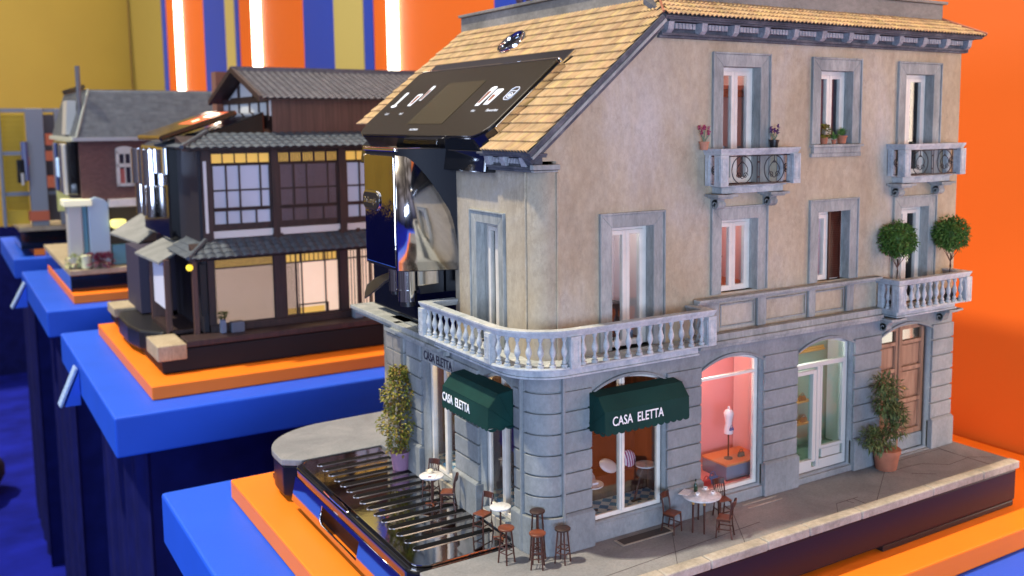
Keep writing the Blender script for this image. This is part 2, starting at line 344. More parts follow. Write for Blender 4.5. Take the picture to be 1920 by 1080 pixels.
M['bottle']=plain('dark_green_bottle_glass',(.008,.04,.02),.08,spec=.8)
M['brass']=plain('brass',(.75,.5,.15),.3,metal=1)
M['iron']=plain('black_wrought_iron',(.012,.012,.018),.5)
M['terra']=plain('terracotta',(.36,.13,.07),.8,var=.25,vs=10,bump=.2)
M['terra2']=plain('light_terracotta',(.50,.22,.13),.8,var=.2,vs=20)
M['mauve']=plain('mauve_ceramic',(.28,.15,.24),.7,var=.12,vs=12)
M['soil']=plain('soil',(.03,.02,.012),.95)
M['leafA']=byuv('yellow_green_leaves',[(.07,.10,.015),(.17,.18,.02),(.30,.25,.03),(.16,.075,.02),(.24,.20,.03),(.09,.13,.02)],.6)
M['leafB']=byuv('deep_green_leaves',[(.025,.075,.012),(.055,.13,.02),(.10,.20,.03),(.035,.10,.015),(.13,.22,.04)],.6)
M['leafC']=byuv('olive_green_leaves',[(.035,.06,.018),(.075,.11,.03),(.13,.16,.05),(.06,.10,.03)],.6)
M['leafD']=byuv('fresh_green_leaves',[(.04,.13,.03),(.08,.22,.05),(.12,.28,.07)],.5)
M['flowerP']=byuv('pink_petals',[(.42,.03,.12),(.30,.02,.10),(.55,.08,.2)],.6)
M['flowerV']=byuv('violet_petals',[(.06,.01,.10),(.11,.02,.16),(.16,.04,.2)],.6)
M['greyleaf']=byuv('silver_leaves',[(.2,.28,.2),(.3,.38,.3),(.14,.22,.13)],.6)
M['bark']=plain('twig_bark',(.10,.045,.03),.85,var=.3,vs=30)
M['orange']=plain('orange_paint',(.86,.20,.012),.48,spec=.35,var=.03,vs=2.5,bump=.12,bs=45)
M['orangewall']=plain('orange_wall_paint',(.76,.14,.015),.55,spec=.3,var=.02,vs=.3)
M['blue']=plain('blue_paint',(.013,.092,.66),.48,spec=.35,var=.05,vs=1.5,bump=.12,bs=45)
M['navy']=plain('navy_cloth',(.005,.008,.085),.9,spec=.1,var=.2,vs=3)
M['bluewall']=plain('blue_wall_paint',(.012,.05,.42),.6)
M['yellow']=plain('mustard_wall_paint',(.46,.31,.035),.6,var=.05,vs=.3)
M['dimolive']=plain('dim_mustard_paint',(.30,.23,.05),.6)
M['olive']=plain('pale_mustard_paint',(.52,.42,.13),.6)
M['carpet']=plain('blue_carpet',(.005,.010,.22),.95,spec=.1,var=.35,vs=.8)
M['strip']=plain('light_strip',(1,1,1),.5,emit=(1,.93,.74),es=7)
M['lit_doc']=plain('card',(.30,.44,.70),.5,var=.3,vs=30)
M['red']=plain('red_leather',(.45,.02,.02),.4)
M['blueb']=plain('blue_leather',(.04,.15,.35),.4)
M['stripe']=None

# ================================================================ the setting
MB().box(-40,5.5,-12,48,-9.2,-9).build('floor',M['carpet']);tag(bpy.data.objects['floor'],kind='structure')
wx=5.53
wall=MB().box(wx,wx+.3,-14,48.3,-9,12).build('wall',M['orangewall']);tag(wall,kind='structure')
# painted and applied vertical bands along the wall, repeating every 10.6 units
def band(y0,y1,mat,name,d=.03): return MB().box(wx-d,wx-.004,y0,y1,-9,12).build(name,mat,wall)
for y0,y1,m_,nm,d in ((16.3,16.84,'bluewall','blue_band',.03),(16.85,18.79,'olive','mustard_band',.05),(18.8,21.2,'bluewall','blue_band',.03),
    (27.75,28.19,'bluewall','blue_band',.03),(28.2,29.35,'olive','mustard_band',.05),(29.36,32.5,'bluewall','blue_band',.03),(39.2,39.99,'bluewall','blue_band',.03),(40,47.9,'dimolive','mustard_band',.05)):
    band(y0,y1,M[m_],nm,d)
for k,yc in enumerate((-1.45,4.45,15.07,25.6,36.6)):
    w2=.21 if k<3 else .34 if k==3 else .46
    s=MB().box(wx-.12,wx-.006,yc-w2,yc+w2,-.3,12).build('light_strip',M['strip'],bevel=.02)
    tag(s,['white light tube on the orange wall beyond the right edge of the models','white light tube on the orange wall behind the townhouse model',
           'glowing white tube right of the timber house roof, thinnest of the three in view','glowing white tube above the timber house ridge, between blue and orange bands',
           'glowing white tube above the slate roof of the brick house, leftmost of the three'][k],'light tube','light tubes on the striped wall')
ew=MB().box(-42,wx-.06,48,48.3,-9,14).build('wall',M['yellow']);tag(ew,kind='structure')
MB().box(-42,wx-.07,47.9,47.99,-9,-1.9).build('navy_drape',M['navy'],ew)
for x0,x1,mm in ((-27,-22,'bluewall'),(-36,-30,'orangewall'),(-40,-38,'bluewall')): MB().box(x0,x1,47.9,47.98,-1.8,14).build('reflected_band',M[mm],ew)  # unseen bands, added for the spout housing's mirror to reflect
# poster at the top of the wall, with brown figures cut off by the roof
po=MB().box(wx-.08,wx-.034,8.25,10.45,1.0,12).build('poster',M['bluewall']);tag(po,'blue poster panel with dark brown strokes, above the grey roof parapet','poster')
f=MB()
for (a,b,c,d) in ((9.9,4.55,9.6,4.05),(9.6,4.05,9.45,4.9),(9.3,4.9,9.2,4.25),(9.15,4.3,8.9,4.9),(9.75,4.9,9.5,4.5)):
    f.bar((wx-.085,a,b+.25),(wx-.085,c,d+.25),.02,.14)
f.build('printed_figure',plain('poster_ink',(.05,.03,.06),.6,var=.5,vs=6),po)

def pedestal(y0,first,label,x1=5.45,dep=4.58):
    """blue slab on a cloth-covered column with an orange plate on top"""
    p=empty('pedestal',(-1.0,y0,-9),label,'pedestal','blue and orange pedestals in a row')
    MB().box(-1.535,x1,y0-.52,y0+dep+.5,-1.04,-.555).build('blue_slab',M['blue'],p,bevel=.025)
    MB().box(-1.03,x1,y0,y0+dep,-.55,-.38).build('orange_plate',M['orange'],p,bevel=.012)
    # draped cloth column with shallow folds
    pts=[];n=60
    for i in range(n+1):
        t=i/n;pts.append((-1.08+.02*math.sin(i*.9)+.03*math.sin(i*.5),y0+dep*(1-t)))
    for i in range(n+1):
        t=i/n;pts.append((-1.08+6.4*t,y0+.05+.02*math.sin(i*.8)+.02*math.sin(i*.33)))
    pts+= [(5.4,y0+dep)]
    MB().prism(pts,'z',-9,-1.045).build('draped_column',M['navy'],p,smooth=True)
    return p
pedestal(-.91,True,'front blue and orange pedestal under the ochre townhouse model')
pedestal(7.44,False,'second pedestal, carrying the dark timber house model')
pedestal(15.25,False,'third pedestal, under the brick house model with slate roof',dep=4.9)
pedestal(23.6,False,'farthest pedestal, under the yellow scaffold model at the left edge',dep=5)
def card_stand(y,label,s=1):
    c=empty('card_stand',(-1.54,y,-1),label,'card stand','information cards on the pedestal sides')
    MB().prism([(-1.545,-.68),(-1.545,-1.16),(-1.545-.20*s,-1.16)],'y',y-.02,y+.35*s).build('bracket',M['blue'],c)
    MB().prism([(-1.56,-.64),(-1.56-.23*s,-1.17),(-1.585-.23*s,-1.155),(-1.585,-.625)],'y',y+.0,y+.26*s).build('card',M['lit_doc'],c)
card_stand(10.1,'pale information card on a blue bracket on the side of the timber house pedestal')
card_stand(19.2,'pale information card on a blue bracket on the side of the brick house pedestal',1.2)
# the last thing at the far bottom left: a dark heap on the carpet
b=MB()
for i in range(9):
    b.ball((-3.2-.65*i+.2*math.sin(i*2),30+.6*math.cos(i*1.7),-8.2+.3*math.sin(i)),1.2+.3*math.sin(i*3.1),14,9,(1.2,1,.8))
o=b.build('bag',plain('dark_fabric',(.012,.012,.016),.9,var=.4,vs=2),smooth=True);tag(o,'dark soft bag lying on the blue carpet at the left edge','bag')

# ================================================================ the townhouse coffee machine
H=empty('miniature_townhouse',(1.5,1.0,-.38),'ochre miniature Italian townhouse with balconies, green awnings and a coffee machine built into its side','model house')
I4=Matrix()
# --- base: glossy black plinth with the sidewalk sheet on it
def sidewalk_outline(o=0):
    pts=[(4.262+o,-.61-o),(4.262+o,3.2),(.9,3.72+o)]
    for i in range(13):
        a=math.pi/2*(1+i/12);pts.append((-.14+(.66+o)*math.cos(a),3.06+(.62+o)*math.sin(a)))
    pts+=[(-.80-o,2.86),(-.66,2.745),(.05,2.745),(.05,.285),(-.70,.285)]
    for i in range(9):
        a=math.pi+math.pi/2*i/8;pts.append((-.40+(.38+o)*math.cos(a),-.23+(.38+o)*math.sin(a)))
    return pts
MB().prism(sidewalk_outline(),'z',-.055,0).build('sidewalk',M['pave'],H,bevel=.008)
bo=[(4.25,-.60),(4.25,3.1),(.9,3.70)]+[(-.14+.645*math.cos(math.pi/2*(1+i/12)),3.06+.605*math.sin(math.pi/2*(1+i/12))) for i in range(13)]+[(-.785,2.87),(-.67,2.76),(-.05,2.735),(-.05,.30),(-.66,.30),(-.74,-.2),(-.60,-.5),(-.38,-.60)]
MB().prism(bo,'z',-.33,-.056).build('base',plain('base_satin_black',(.006,.007,.016),.36,spec=.30),H,bevel=.02)
f=MB()
for x0,x1,y0,y1 in ((2.62,4.24,-.59,2.9),(-.3,1.35,-.52,.2),(-.70,-.2,2.82,3.5),(.3,2.5,2.2,2.9)): f.box(x0,x1,y0,y1,-.379,-.331)
f.build('foot',M['satin'],H,bevel=.01)
# kerb stones with chipped joints
kb=MB();random.seed(3);x=4.262
xs=[4.262,3.78,3.15,2.35,1.82,1.42,.92,.55,.2,-.15,-.4]
for i in range(len(xs)-1):
    j=random.uniform(-.004,.004);kb.box(xs[i+1]+.004,xs[i]-.004,-.618+j,-.525,-.054,.009+j*.5)
kb.build('kerb',M['kerb'],H,bevel=.009,seg=3)
jt=MB()
for (x0,y0,x1,y1) in ((.72,-.52,1.0,-.12),(1.3,-.52,1.62,-.03),(2.62,-.52,3.3,-.05),(1.62,-.33,.1,-.42),(2.2,-.52,2.32,-.40),(2.32,-.40,2.55,-.40),(3.3,-.05,3.98,-.05),(3.4,-.18,3.55,-.20),(3.55,-.2,3.72,-.34),(3.72,-.34,3.98,-.32),(3.98,-.05,4.0,-.52),(3.98,-.3,4.2,-.44),(2.42,-.40,2.44,-.46),(2.5,-.52,2.5,-.4),(3.3,-.3,3.45,-.42),(3.16,-.18,3.4,-.18),(4.0,.02,3.99,-.2)):
    jt.bar((x0,y0,.0006),(x1,y1,.0006),.005,.0016)
jt.build('paving_joint',M['joint'],H)
g=MB();g.box(.60,1.0,-.11,-.03,.001,.006);g.build('doormat',plain('dark_mat',(.05,.045,.045),.95),H)
for Q in (((.58,1.02,-.125,-.112),(.58,.6,-.112,-.02),(1.0,1.02,-.112,-.02)),((1.72,2.06,-.112,-.10),),((1.72,2.06,-.05,-.04),)):
    g=MB()
    for q in Q: g.box(*q,.001,.005)
    g.build('mat_edge',M['kerb'],H)

# --- walls with real openings
UPW=[ # upper windows: x0,x1,z0,z1,kind
 (1.566,1.918,2.36,3.182,'pink'),(2.538,2.886,2.625,3.176,'dusk'),(3.512,3.86,2.36,3.17,'dark'),
 (.612,.956,1.29,2.11,'salon'),(1.565,1.912,1.577,2.103,'rose'),(2.542,2.89,1.566,2.107,'shutter'),(3.502,3.85,1.29,2.09,'dark2')]
TU=Matrix.Translation((0,.05,0))@LONG
prof=[(.19,1.1),(4.22,1.1),(4.22,3.40),(.995,3.40),(.02,2.56),(.19,2.56)]
plate('wall',[prof]+[rect(w[0]-.006,w[1]+.006,w[2]-.006,w[3]+.006) for w in UPW],.10,TU,M['stucco'],H)
ARX=[(.43,1.055,.13,1.03,1.11),(1.372,1.972,.09,1.045,1.12),(2.33,2.952,.055,1.045,1.12),(3.28,3.92,.012,1.05,1.122)]
TG=Matrix.Translation((0,.03,0))@LONG
plate('ground_floor_wall',[[(.19,0),(4.20,0),(4.20,1.20),(.19,1.20)]]+[arch(*a) for a in ARX],.09,TG,M['grey'],H)
# left facade
TL=Matrix.Translation((.05,0,0))@LEFT
LW=(.55,.866,1.29,2.12)
plate('wall',[[(.19,1.1),(1.22,1.1),(1.22,2.50),(.19,2.50)],rect(LW[0]-.006,LW[1]+.006,LW[2]-.006,LW[3]+.006)],.10,TL,M['stucco'],H)
LS=(1.215,1.745,.09,1.07);LD=arch(.33,.83,.085,1.02,1.10)
TLG=Matrix.Translation((.03,0,0))@LEFT
plate('ground_floor_wall',[[(.19,0),(2.42,0),(2.42,1.20),(.19,1.20)],rect(*LS),LD],.09,TLG,M['grey'],H)
# rounded corner, seams and mouldings
def arcpts(cx,cy,r,n=12): return [(cx+r*math.cos(math.pi*1.5-math.pi/2*i/n),cy+r*math.sin(math.pi*1.5-math.pi/2*i/n)) for i in range(n+1)]
a=arcpts(.19,.19,.14);b=arcpts(.19,.19,.06)[::-1]
MB().prism(a+b,'z',1.2,2.5).build('rounded_corner',M['stucco'],H,smooth=True)
a=arcpts(.19,.19,.16);MB().prism(a+b,'z',0,1.2).build('rounded_corner',M['grey'],H,smooth=True)
s=MB()
for z0,z1,o in ((1.25,2.49,0),):
    s.box(.185,.205,.038,.052,z0,z1);s.box(.038,.052,.185,.205,z0,z1)
s.build('corner_moulding',M['stucco'],H,bevel=.004)
# rustication blocks on the corner, curved
JZ=[.258,.395,.532,.668,.806,.946,1.08]
cb=MB()
for i in range(len(JZ)-1):
    z0,z1=JZ[i]+.006,JZ[i+1]-.006
    cb.prism(arcpts(.19,.19,.182)[0:13]+arcpts(.19,.19,.15)[::-1],'z',z0,z1)
cb.prism(arcpts(.19,.19,.20)+arcpts(.19,.19,.15)[::-1],'z',0,JZ[0]-.006)
cb.prism(arcpts(.19,.19,.178)+arcpts(.19,.19,.15)[::-1],'z',JZ[-1]+.006,1.2)
cb.build('corner_blocks',M['grey'],H,smooth=True,bevel=.003)
cm=MB();cm.box(.188,.208,-.014,.03,0,1.18);cm.box(-.014,.03,.188,.208,0,1.18);cm.build('corner_moulding',M['grey'],H,bevel=.004)
# rusticated pilasters
def pilaster(T,x0,x1,out=.02,plinth=.045,base=0):
    m=MB(T)
    m.box(x0-.006,x1+.006,-.02,plinth,base,JZ[0]-.01)
    m.prism([(-.02,JZ[0]-.011),(plinth,JZ[0]-.011),(out+.004,JZ[0]+.004),(-.02,JZ[0]+.004)],'x',x0,x1)
    for i in range(len(JZ)-1): m.box(x0,x1,-.02,out,JZ[i]+.006,JZ[i+1]-.006)
    return m.build('pilaster',M['grey'],H,bevel=.005)
TG0=Matrix.Translation((0,.03,0))@LONG;TL0=Matrix.Translation((.03,0,0))@LEFT
for x0,x1 in ((.212,.43),(1.06,1.368),(1.978,2.326),(2.958,3.276),(3.926,4.204)): pilaster(TG0,x0,x1)
for x0,x1 in ((.212,.325),(.835,1.205),(1.80,2.06),(2.12,2.42)): pilaster(TL0,x0,x1)
# arch mouldings around the openings
for (x0,x1,z0,zs,zt) in ARX:
    am=MB(TG0)
    A=arch(x0,x1,z0,zs,zt)[2:];B=arch(x0-.02,x1+.02,z0,zs,zt+.02)[2:]
    for i in range(len(A)-1):
        am.add([(A[i][0],.0005,A[i][1]),(A[i+1][0],.0005,A[i+1][1]),(B[i+1][0],.0005,B[i+1][1]),(B[i][0],.0005,B[i][1]),(A[i][0],.022,A[i][1]),(A[i+1][0],.022,A[i+1][1]),(B[i+1][0],.022,B[i+1][1]),(B[i][0],.022,B[i][1])],[(0,1,2,3),(4,7,6,5),(0,4,5,1),(2,6,7,3)])
    am.build('arch_moulding',M['grey'],H)
# string courses and the panelled band between the floors
TB=LONG
bn=MB(TB)
bn.box(1.30,3.20,-.02,.05,1.212,1.235);bn.box(1.30,3.20,-.02,.065,1.235,1.262);bn.box(1.30,3.20,-.02,.045,1.262,1.31)
bn.box(1.30,3.20,-.03,.02,1.528,1.545);bn.box(1.30,3.20,-.03,.04,1.545,1.565)
for x0,x1 in ((1.31,1.53),(1.90,1.985),(2.43,2.50),(2.85,2.93)): bn.box(x0,x1,-.04,-.015,1.312,1.526)
for x0,x1 in ((1.555,1.89),(1.995,2.42),(2.51,2.84)):
    for q in ((x0,x1,1.335,1.347),(x0,x1,1.49,1.502),(x0,x0+.012,1.348,1.489),(x1-.012,x1,1.348,1.489)): bn.box(q[0],q[1],-.04,-.032,q[2],q[3])
bn.build('string_course',M['trim'],H,bevel=.004)
bl=MB(LEFT);bl.box(1.28,2.42,-.02,.03,1.0+.09,1.13);bl.box(1.28,2.20,-.02,.075,1.13,1.155);bl.box(1.30,2.20,-.02,.055,1.155,1.20)
bl.build('string_course',M['trim'],H,bevel=.004)
lg=MB(LEFT);lg.box(2.12,3.15,-.30,.05,1.165,1.20);lg.box(2.12,3.15,-.3,.02,1.13,1.165);lg.box(2.14,2.44,-.3,.0,0,1.13)
lg.build('rear_ledge',M['trim'],H,bevel=.006)
pb=MB(LEFT)
for i in range(len(JZ)-1): 
    for u0,u1 in ((2.13,2.28),(2.29,2.44)): pb.box(u0,u1,-.1,.012,JZ[i]+.005,JZ[i+1]-.005)
pb.build('rear_blocks',M['para'],H,bevel=.004)
# other outer walls and flat roof deck
s=MB();s.box(4.12,4.218,.10,3.1,0,3.42);s.prism([(.2,0),(4.12,0),(4.12,3.42),(.95,3.42),(.2,2.78)],'y',2.9,3.0);s.box(.98,4.2,.1,2.99,3.40,3.44);s.build('rear_wall',M['stucco'],H)
s=MB();s.box(.16,4.12,.16,3.0,1.16,1.24);s.box(.9,4.12,.16,3.0,2.24,2.29);s.build('floor_slab',M['satin'],H)

# --- windows
def surround(T,b,parent,w=.085,sill=None,legs=True):
    x0,x1,z0,z1=b;m=MB(T)
    zz=z0 if legs else z0
    m.prism([(x0-w,zz),(x0,zz),(x0,z1),(x0-w,z1+w)],'y',-.06,.012);m.prism([(x1,zz),(x1+w,zz),(x1+w,z1+w),(x1,z1)],'y',-.06,.012)
    m.prism([(x0,z1),(x1,z1),(x1+w,z1+w),(x0-w,z1+w)],'y',-.06,.012)
    e=.014
    m.box(x0-w-e,x0-w,-.03,.022,zz,z1+w+e);m.box(x1+w,x1+w+e,-.03,.022,zz,z1+w+e);m.box(x0-w,x1+w,-.03,.022,z1+w,z1+w+e)
    # reveals
    m.box(x0-.012,x0,-.13,-.061,z0,z1);m.box(x1,x1+.012,-.13,-.061,z0,z1);m.box(x0,x1,-.13,-.061,z1,z1+.012)
    if sill:
        m.box(x0-w-e,x1+w+e,-.03,.022,sill,sill+.03);m.box(x0-w,x1+w,-.03,.03,sill+.03,sill+.075);m.box(x0-w-.02,x1+w+.02,-.10,.045,sill+.075,sill+.095)
    return m.build('surround',M['trim'],parent,bevel=.004)
def casement(T,b,name='window',mat='white',depth=-.075,split=.5,fw=.028,sash=.03,open_=None,bottom=.04):
    x0,x1,z0,z1=b;m=MB(T);d=depth;cx=x0+(x1-x0)*split
    m.box(x0,x0+fw,d-.03,d,z0,z1);m.box(x1-fw,x1,d-.03,d,z0,z1);m.box(x0+fw,x1-fw,d-.03,d,z1-fw,z1)
    fr=m.build(name,M[mat],H,bevel=.003)
    for a,c in ((x0+fw,cx),(cx,x1-fw)):
        q=MB(T);t=sash;q.box(a+.001,a+t,d-.028,d+.006,z0,z1-fw);q.box(c-t,c-.001,d-.028,d+.006,z0,z1-fw);q.box(a+t,c-t,d-.028,d+.006,z1-fw-t,z1-fw);q.box(a+t,c-t,d-.028,d+.006,z0,z0+bottom)
        q.build('sash',M[mat],fr,bevel=.003)
        MB(T).box(a+t-.004,c-t+.004,d-.016,d-.012,z0+bottom-.004,z1-fw-t+.004).build('pane',M['glass'],fr)
    return fr
LR=[];
pm=lambda n,c,e=0,r=.8: plain(n,c,r,emit=c if e else None,es=e)
room_mats={'x':None,'pink':pm('salmon_room_paint',(.72,.50,.45)),'dusk':pm('dusky_room_paint',(.10,.12,.20)),'dark':pm('dark_room_paint',(.05,.05,.06)),'salon':pm('pale_room_paint',(.72,.68,.70)),
 'rose':pm('rose_room_paint',(.75,.42,.40)),'shutter':pm('lilac_room_paint',(.66,.64,.72)),'dark2':pm('dim_room_paint',(.07,.07,.08)),'cafe':wood('cafe_panelling',(.07,.018,.009),(.15,.042,.018),10),
 'shop':pm('shop_pink_paint',(.80,.30,.27)),'green':pm('shop_green_paint',(.24,.42,.31)),'whitewall':pm('white_plaster',(.80,.80,.82)),'hall':pm('hall_brown',(.14,.06,.035))}
def room(b,kind,d=.62,x_pad=.12,col=(1,.9,.82),en=2.2,T=TU,z_pad=.02,lz=.08,skip=('y0',)):
    x0,x1,z0,z1=b;m=MB(T);ox=-.108
    m.room(x0-x_pad,x1+x_pad,-d,ox,z0-z_pad,z1+z_pad+.04,skip=('y1',))
    o=m.build('room',room_mats[kind],H,fixn=False)
    if en:
        p=T@Vector(((x0+x1)/2,-d*.5,z1-lz));L=lamp('POINT','room_lamp',p,en,col,size=.06);LR.append(L)
    return o
for w,k in zip(UPW,range(7)):
    b=w[:4];sl=None
    if k==1: sl=2.528
    fr=casement(TU,b,split=(.5,.5,.36,.5,.5,.5,.42)[k]);surround(TU,b,fr,sill=sl)
    en={'pink':1.5,'dusk':.25,'dark':.05,'salon':1.9,'rose':1.5,'shutter':1.3,'dark2':.12}[w[4]]
    room(b,w[4],en=en,col={'dusk':(.5,.65,1),'shutter':(.9,.9,1)}.get(w[4],(1,.88,.8)))
    if w[4]=='shutter':
        for sx_,wd in ((b[0]+.002,.05),(b[1]-.162,.13)):
            q=MB(TU);q.box(sx_,sx_+.01,-.07,-.052,b[2],b[3]);q.box(sx_+wd-.01,sx_+wd,-.07,-.052,b[2],b[3])
            for i in range(30):
                z=b[2]+.01+i*(b[3]-b[2]-.02)/30;q.add([(sx_+.01,-.055,z),(sx_+wd-.01,-.055,z),(sx_+wd-.01,-.067,z+.016),(sx_+.01,-.067,z+.016)],[(0,1,2,3)])
            q.build('shutter',M['darkwood'],fr,solid=.003,fixn=False)
fr=casement(TL,LW);surround(TL,LW,fr,w=.075)
room(LW,'salon',T=TL,en=.0,d=.3)
q=MB(TL);
for i in range(9):
    u=LW[0]+.03+i*.03;q.cyl((u,-.13,LW[2]),(u,-.13,LW[3]-.03),.016,n=8)
q.build('curtain',plain('cream_curtain',(.70,.66,.60),.9),fr,smooth=True)

# furniture glimpsed in the upper rooms
def deco(name,mat,*boxes,T=TU):
    m=MB(T)
    for b in boxes: m.box(*b)
    return m.build(name,M[mat] if isinstance(mat,str) else mat,H,bevel=.004)
brickred=pm('brick_red_paint',(.38,.07,.035));pk=pm('picture_red',(.30,.08,.06));dkw=M['darkwood']
deco('roof_beam',brickred,(1.45,2.05,-.60,-.14,3.03,3.06),(1.45,2.05,-.60,-.55,2.86,3.04),(1.45,2.05,-.3,-.25,2.98,3.04))
deco('picture_frame',pk,(1.66,1.75,-.615,-.60,2.62,2.80),(1.80,1.86,-.615,-.6,2.5,2.95))
deco('armchair',pm('white_linen',(.7,.68,.7)),(1.60,1.74,-.5,-.3,2.36,2.56),(1.6,1.63,-.52,-.3,2.5,2.68),(1.82,1.95,-.55,-.4,2.36,2.62))
deco('side_cabinet',dkw,(1.62,1.9,-.6,-.5,2.36,2.44))
deco('cabinet',M['darkwood'],(.50,.70,-.55,-.42,1.29,1.98),(.5,.72,-.55,-.38,1.26,1.5),(.60,1.05,-.6,-.45,1.26,1.50))
deco('rug',pm('patterned_red',(.16,.05,.04)),(.5,1.06,-.55,-.15,1.272,1.283))
deco('cushion',pm('blue_grey_linen',(.3,.36,.5)),(.86,.94,-.3,-.2,1.30,1.36))
deco('chair_silhouette',dkw,(1.60,1.615,-.4,-.38,1.6,1.78),(1.66,1.675,-.4,-.38,1.6,1.95),(1.60,1.675,-.4,-.3,1.74,1.76),(1.78,1.80,-.4,-.35,1.6,1.86),(1.84,1.85,-.4,-.35,1.6,1.86),(1.78,1.85,-.4,-.3,1.78,1.80))
deco('terracotta_floor',pm('red_floor_tiles',(.42,.10,.05)),(1.46,2.02,-.6,-.13,1.562,1.60))
q=MB(TU);q.cyl((.655,-.30,2.03),(.655,-.30,2.12),.002,n=5)
for i in range(6):
    a=i*math.pi/3;q.tube([(.655,-.30,1.99),(.655+.025*math.cos(a),-.30+.025*math.sin(a),1.975),(.655+.04*math.cos(a),-.30+.04*math.sin(a),2.0)],.002,n=4)
q.build('chandelier',M['brass'],H)
q=MB(TU);q.tube([(1.80,-.35,1.60),(1.81,-.35,1.75),(1.80,-.35,1.85)],.003);
for i in range(40): q.leaf((1.80+random.uniform(-.03,.03),-.35+random.uniform(-.03,.03),random.uniform(1.74,1.9)),(random.uniform(-1,1),random.uniform(-1,1),random.uniform(-.5,1)),(0,0,1),.03,.012)
q.build('house_plant',plain('dark_plant',(.02,.03,.015),.8),H,fixn=False)

# --- shopfronts of the ground floor
def glaze(T,outline,frame_boxes,d,mat='white',name='shop_window',parent=None,inner=None):
    m=MB(T)
    for b in frame_boxes: m.box(*b)
    o=m.build(name,M[mat],H,bevel=.003)
    return o
TGw=TG
def arch_frame(T,a,w,d0,d1,name,mat='white'):
    x0,x1,z0,zs,zt=a;A=arch(*a);B=arch(x0+w,x1-w,z0+w,zs,zt-w)
    return plate(name,[A,B],abs(d1-d0),T@Matrix.Translation((0,d1,0)),M[mat],H,bevel=.003)
D=-.055
# G1: cafe
a=ARX[0];o=arch_frame(TG,a,.028,D-.03,D,'cafe_front')
q=MB(TG);q.box(.70,.742,D-.032,D+.006,.158,1.095);q.box(.712,.730,D,D+.016,.158,1.09);q.build('mullion',M['white'],o,bevel=.003)
MB(TG).prism(arch(.45,1.035,.15,1.02,1.09),'y',D-.018,D-.014).build('pane',M['glass'],o)
# G2: pink shop
a=ARX[1];o=arch_frame(TG,a,.03,D-.03,D,'shop_window')
q=MB(TG);q.box(1.40,1.945,D-.026,D+.002,.945,.965);q.build('transom',M['white'],o,bevel=.003)
MB(TG).prism(arch(1.39,1.955,.11,1.03,1.10),'y',D-.018,D-.014).build('pane',M['glass'],o)
# G3: green shop with glazed door
a=ARX[2];o=arch_frame(TG,a,.026,D-.03,D,'shop_window','white2')
q=MB(TG)
q.box(2.356,2.926,D-.03,D+.006,.89,.925)
q.box(2.61,2.645,D-.03,D+.006,.08,.888);q.box(2.56,2.60,D-.03,D+.01,.13,.87);q.box(2.37,2.56,D-.03,D+.01,.84,.87);q.box(2.37,2.56,D-.03,D+.01,.08,.15)
q.box(2.65,2.92,D-.03,D+.004,.08,.135);q.box(2.65,2.92,D-.03,D+.004,.215,.24);q.box(2.68,2.895,D-.03,D-.002,.14,.21);q.box(2.65,2.672,D-.03,D+.004,.24,.888);q.box(2.90,2.924,D-.03,D+.004,.24,.888)
q.build('glazing_bar',M['white2'],o,bevel=.003)
MB(TG).prism(arch(2.345,2.935,.12,1.03,1.10),'y',D-.018,D-.014).build('pane',M['glass'],o)
# stone sills under the openings
for q in ((.43,1.055,-.09,.006,.0,.125),(1.372,1.972,-.09,.02,0,.085),(2.33,2.952,-.09,.02,0,.05),(3.28,3.92,-.10,.03,0,.008)): MB(TG0).box(*q).build('door_step',M['grey'],H,bevel=.006)
for q in ((.33,.83,-.09,.006,0,.08),(1.215,1.745,-.09,.02,0,.085)): MB(TL0).box(*q).build('door_step',M['kerb'],H,bevel=.006)
# G4: panelled wooden door
door_w=wood('weathered_oak',(.20,.105,.065),(.34,.195,.125),16,(1,1,.12),.6)
x0,x1,z0,zs,zt=ARX[3];TD=TG@Matrix.Translation((0,-.045,0));cxd=3.595
o=MB(TD).prism([(x0,0.012),(x1,0.012),(x1,1.0),(x0,1.0)],'y',-.062,-.05).build('door',door_w,H)
for (a0,a1) in ((x0,cxd-.008),(cxd+.008,x1)):
    lf=MB(TD);zc=lambda x:(1.122-.072*((x-3.6)/.32)**2)
    st=.035
    lf.box(a0,a0+st,-.05,-.02,.14,zc(a0+st)-.005);lf.box(a1-st,a1,-.05,-.02,.14,zc(a1-st)-.005)
    for z,h in ((.14,.045),(.42,.035),(.70,.035),(.93,.03)): lf.box(a0+st,a1-st,-.05,-.02,z,z+h)
    pts=[(a0+st,1.055),(a1-st,1.055)]+[(a1-st-(a1-a0-2*st)*i/6,zc(a1-st-(a1-a0-2*st)*i/6)-.004) for i in range(7)]
    lf.prism(pts,'y',-.05,-.02)
    for z0_,z1_ in ((.20,.405),(.47,.685),(.75,.915)):
        lf.box(a0+st+.012,a1-st-.012,-.05,-.036,z0_,z1_);
        for q in ((a0+st,a0+st+.008,z0_-.012,z1_+.012),(a1-st-.008,a1-st,z0_-.012,z1_+.012)): lf.box(q[0],q[1],-.05,-.026,q[2],q[3])
    lf.build('door_leaf',door_w,o,bevel=.004)
    MB(TD).box(a0,a1,-.05,-.014,.014,.135).build('kick_plate',M['grey'],o,bevel=.003)
    MB(TD).box(a0+st+.004,a1-st-.004,-.045,-.040,.965,1.05).build('door_light',M['glassblack'],o)
MB(TD).box(3.31,3.37,-.042,-.036,.98,1.035).build('lit_pane',plain('lit_pane',(1,1,1),.5,emit=(1,.97,.9),es=2.2),o)
MB(TD).box(cxd-.012,cxd+.012,-.03,-.008,.02,1.11).build('meeting_stile',door_w,o,bevel=.004)
q=MB(TD);q.cyl((cxd+.04,-.02,.56),(cxd+.04,.01,.56),.006);q.ball((cxd+.04,.012,.56),.011);q.build('door_knob',M['brass'],o,smooth=True)
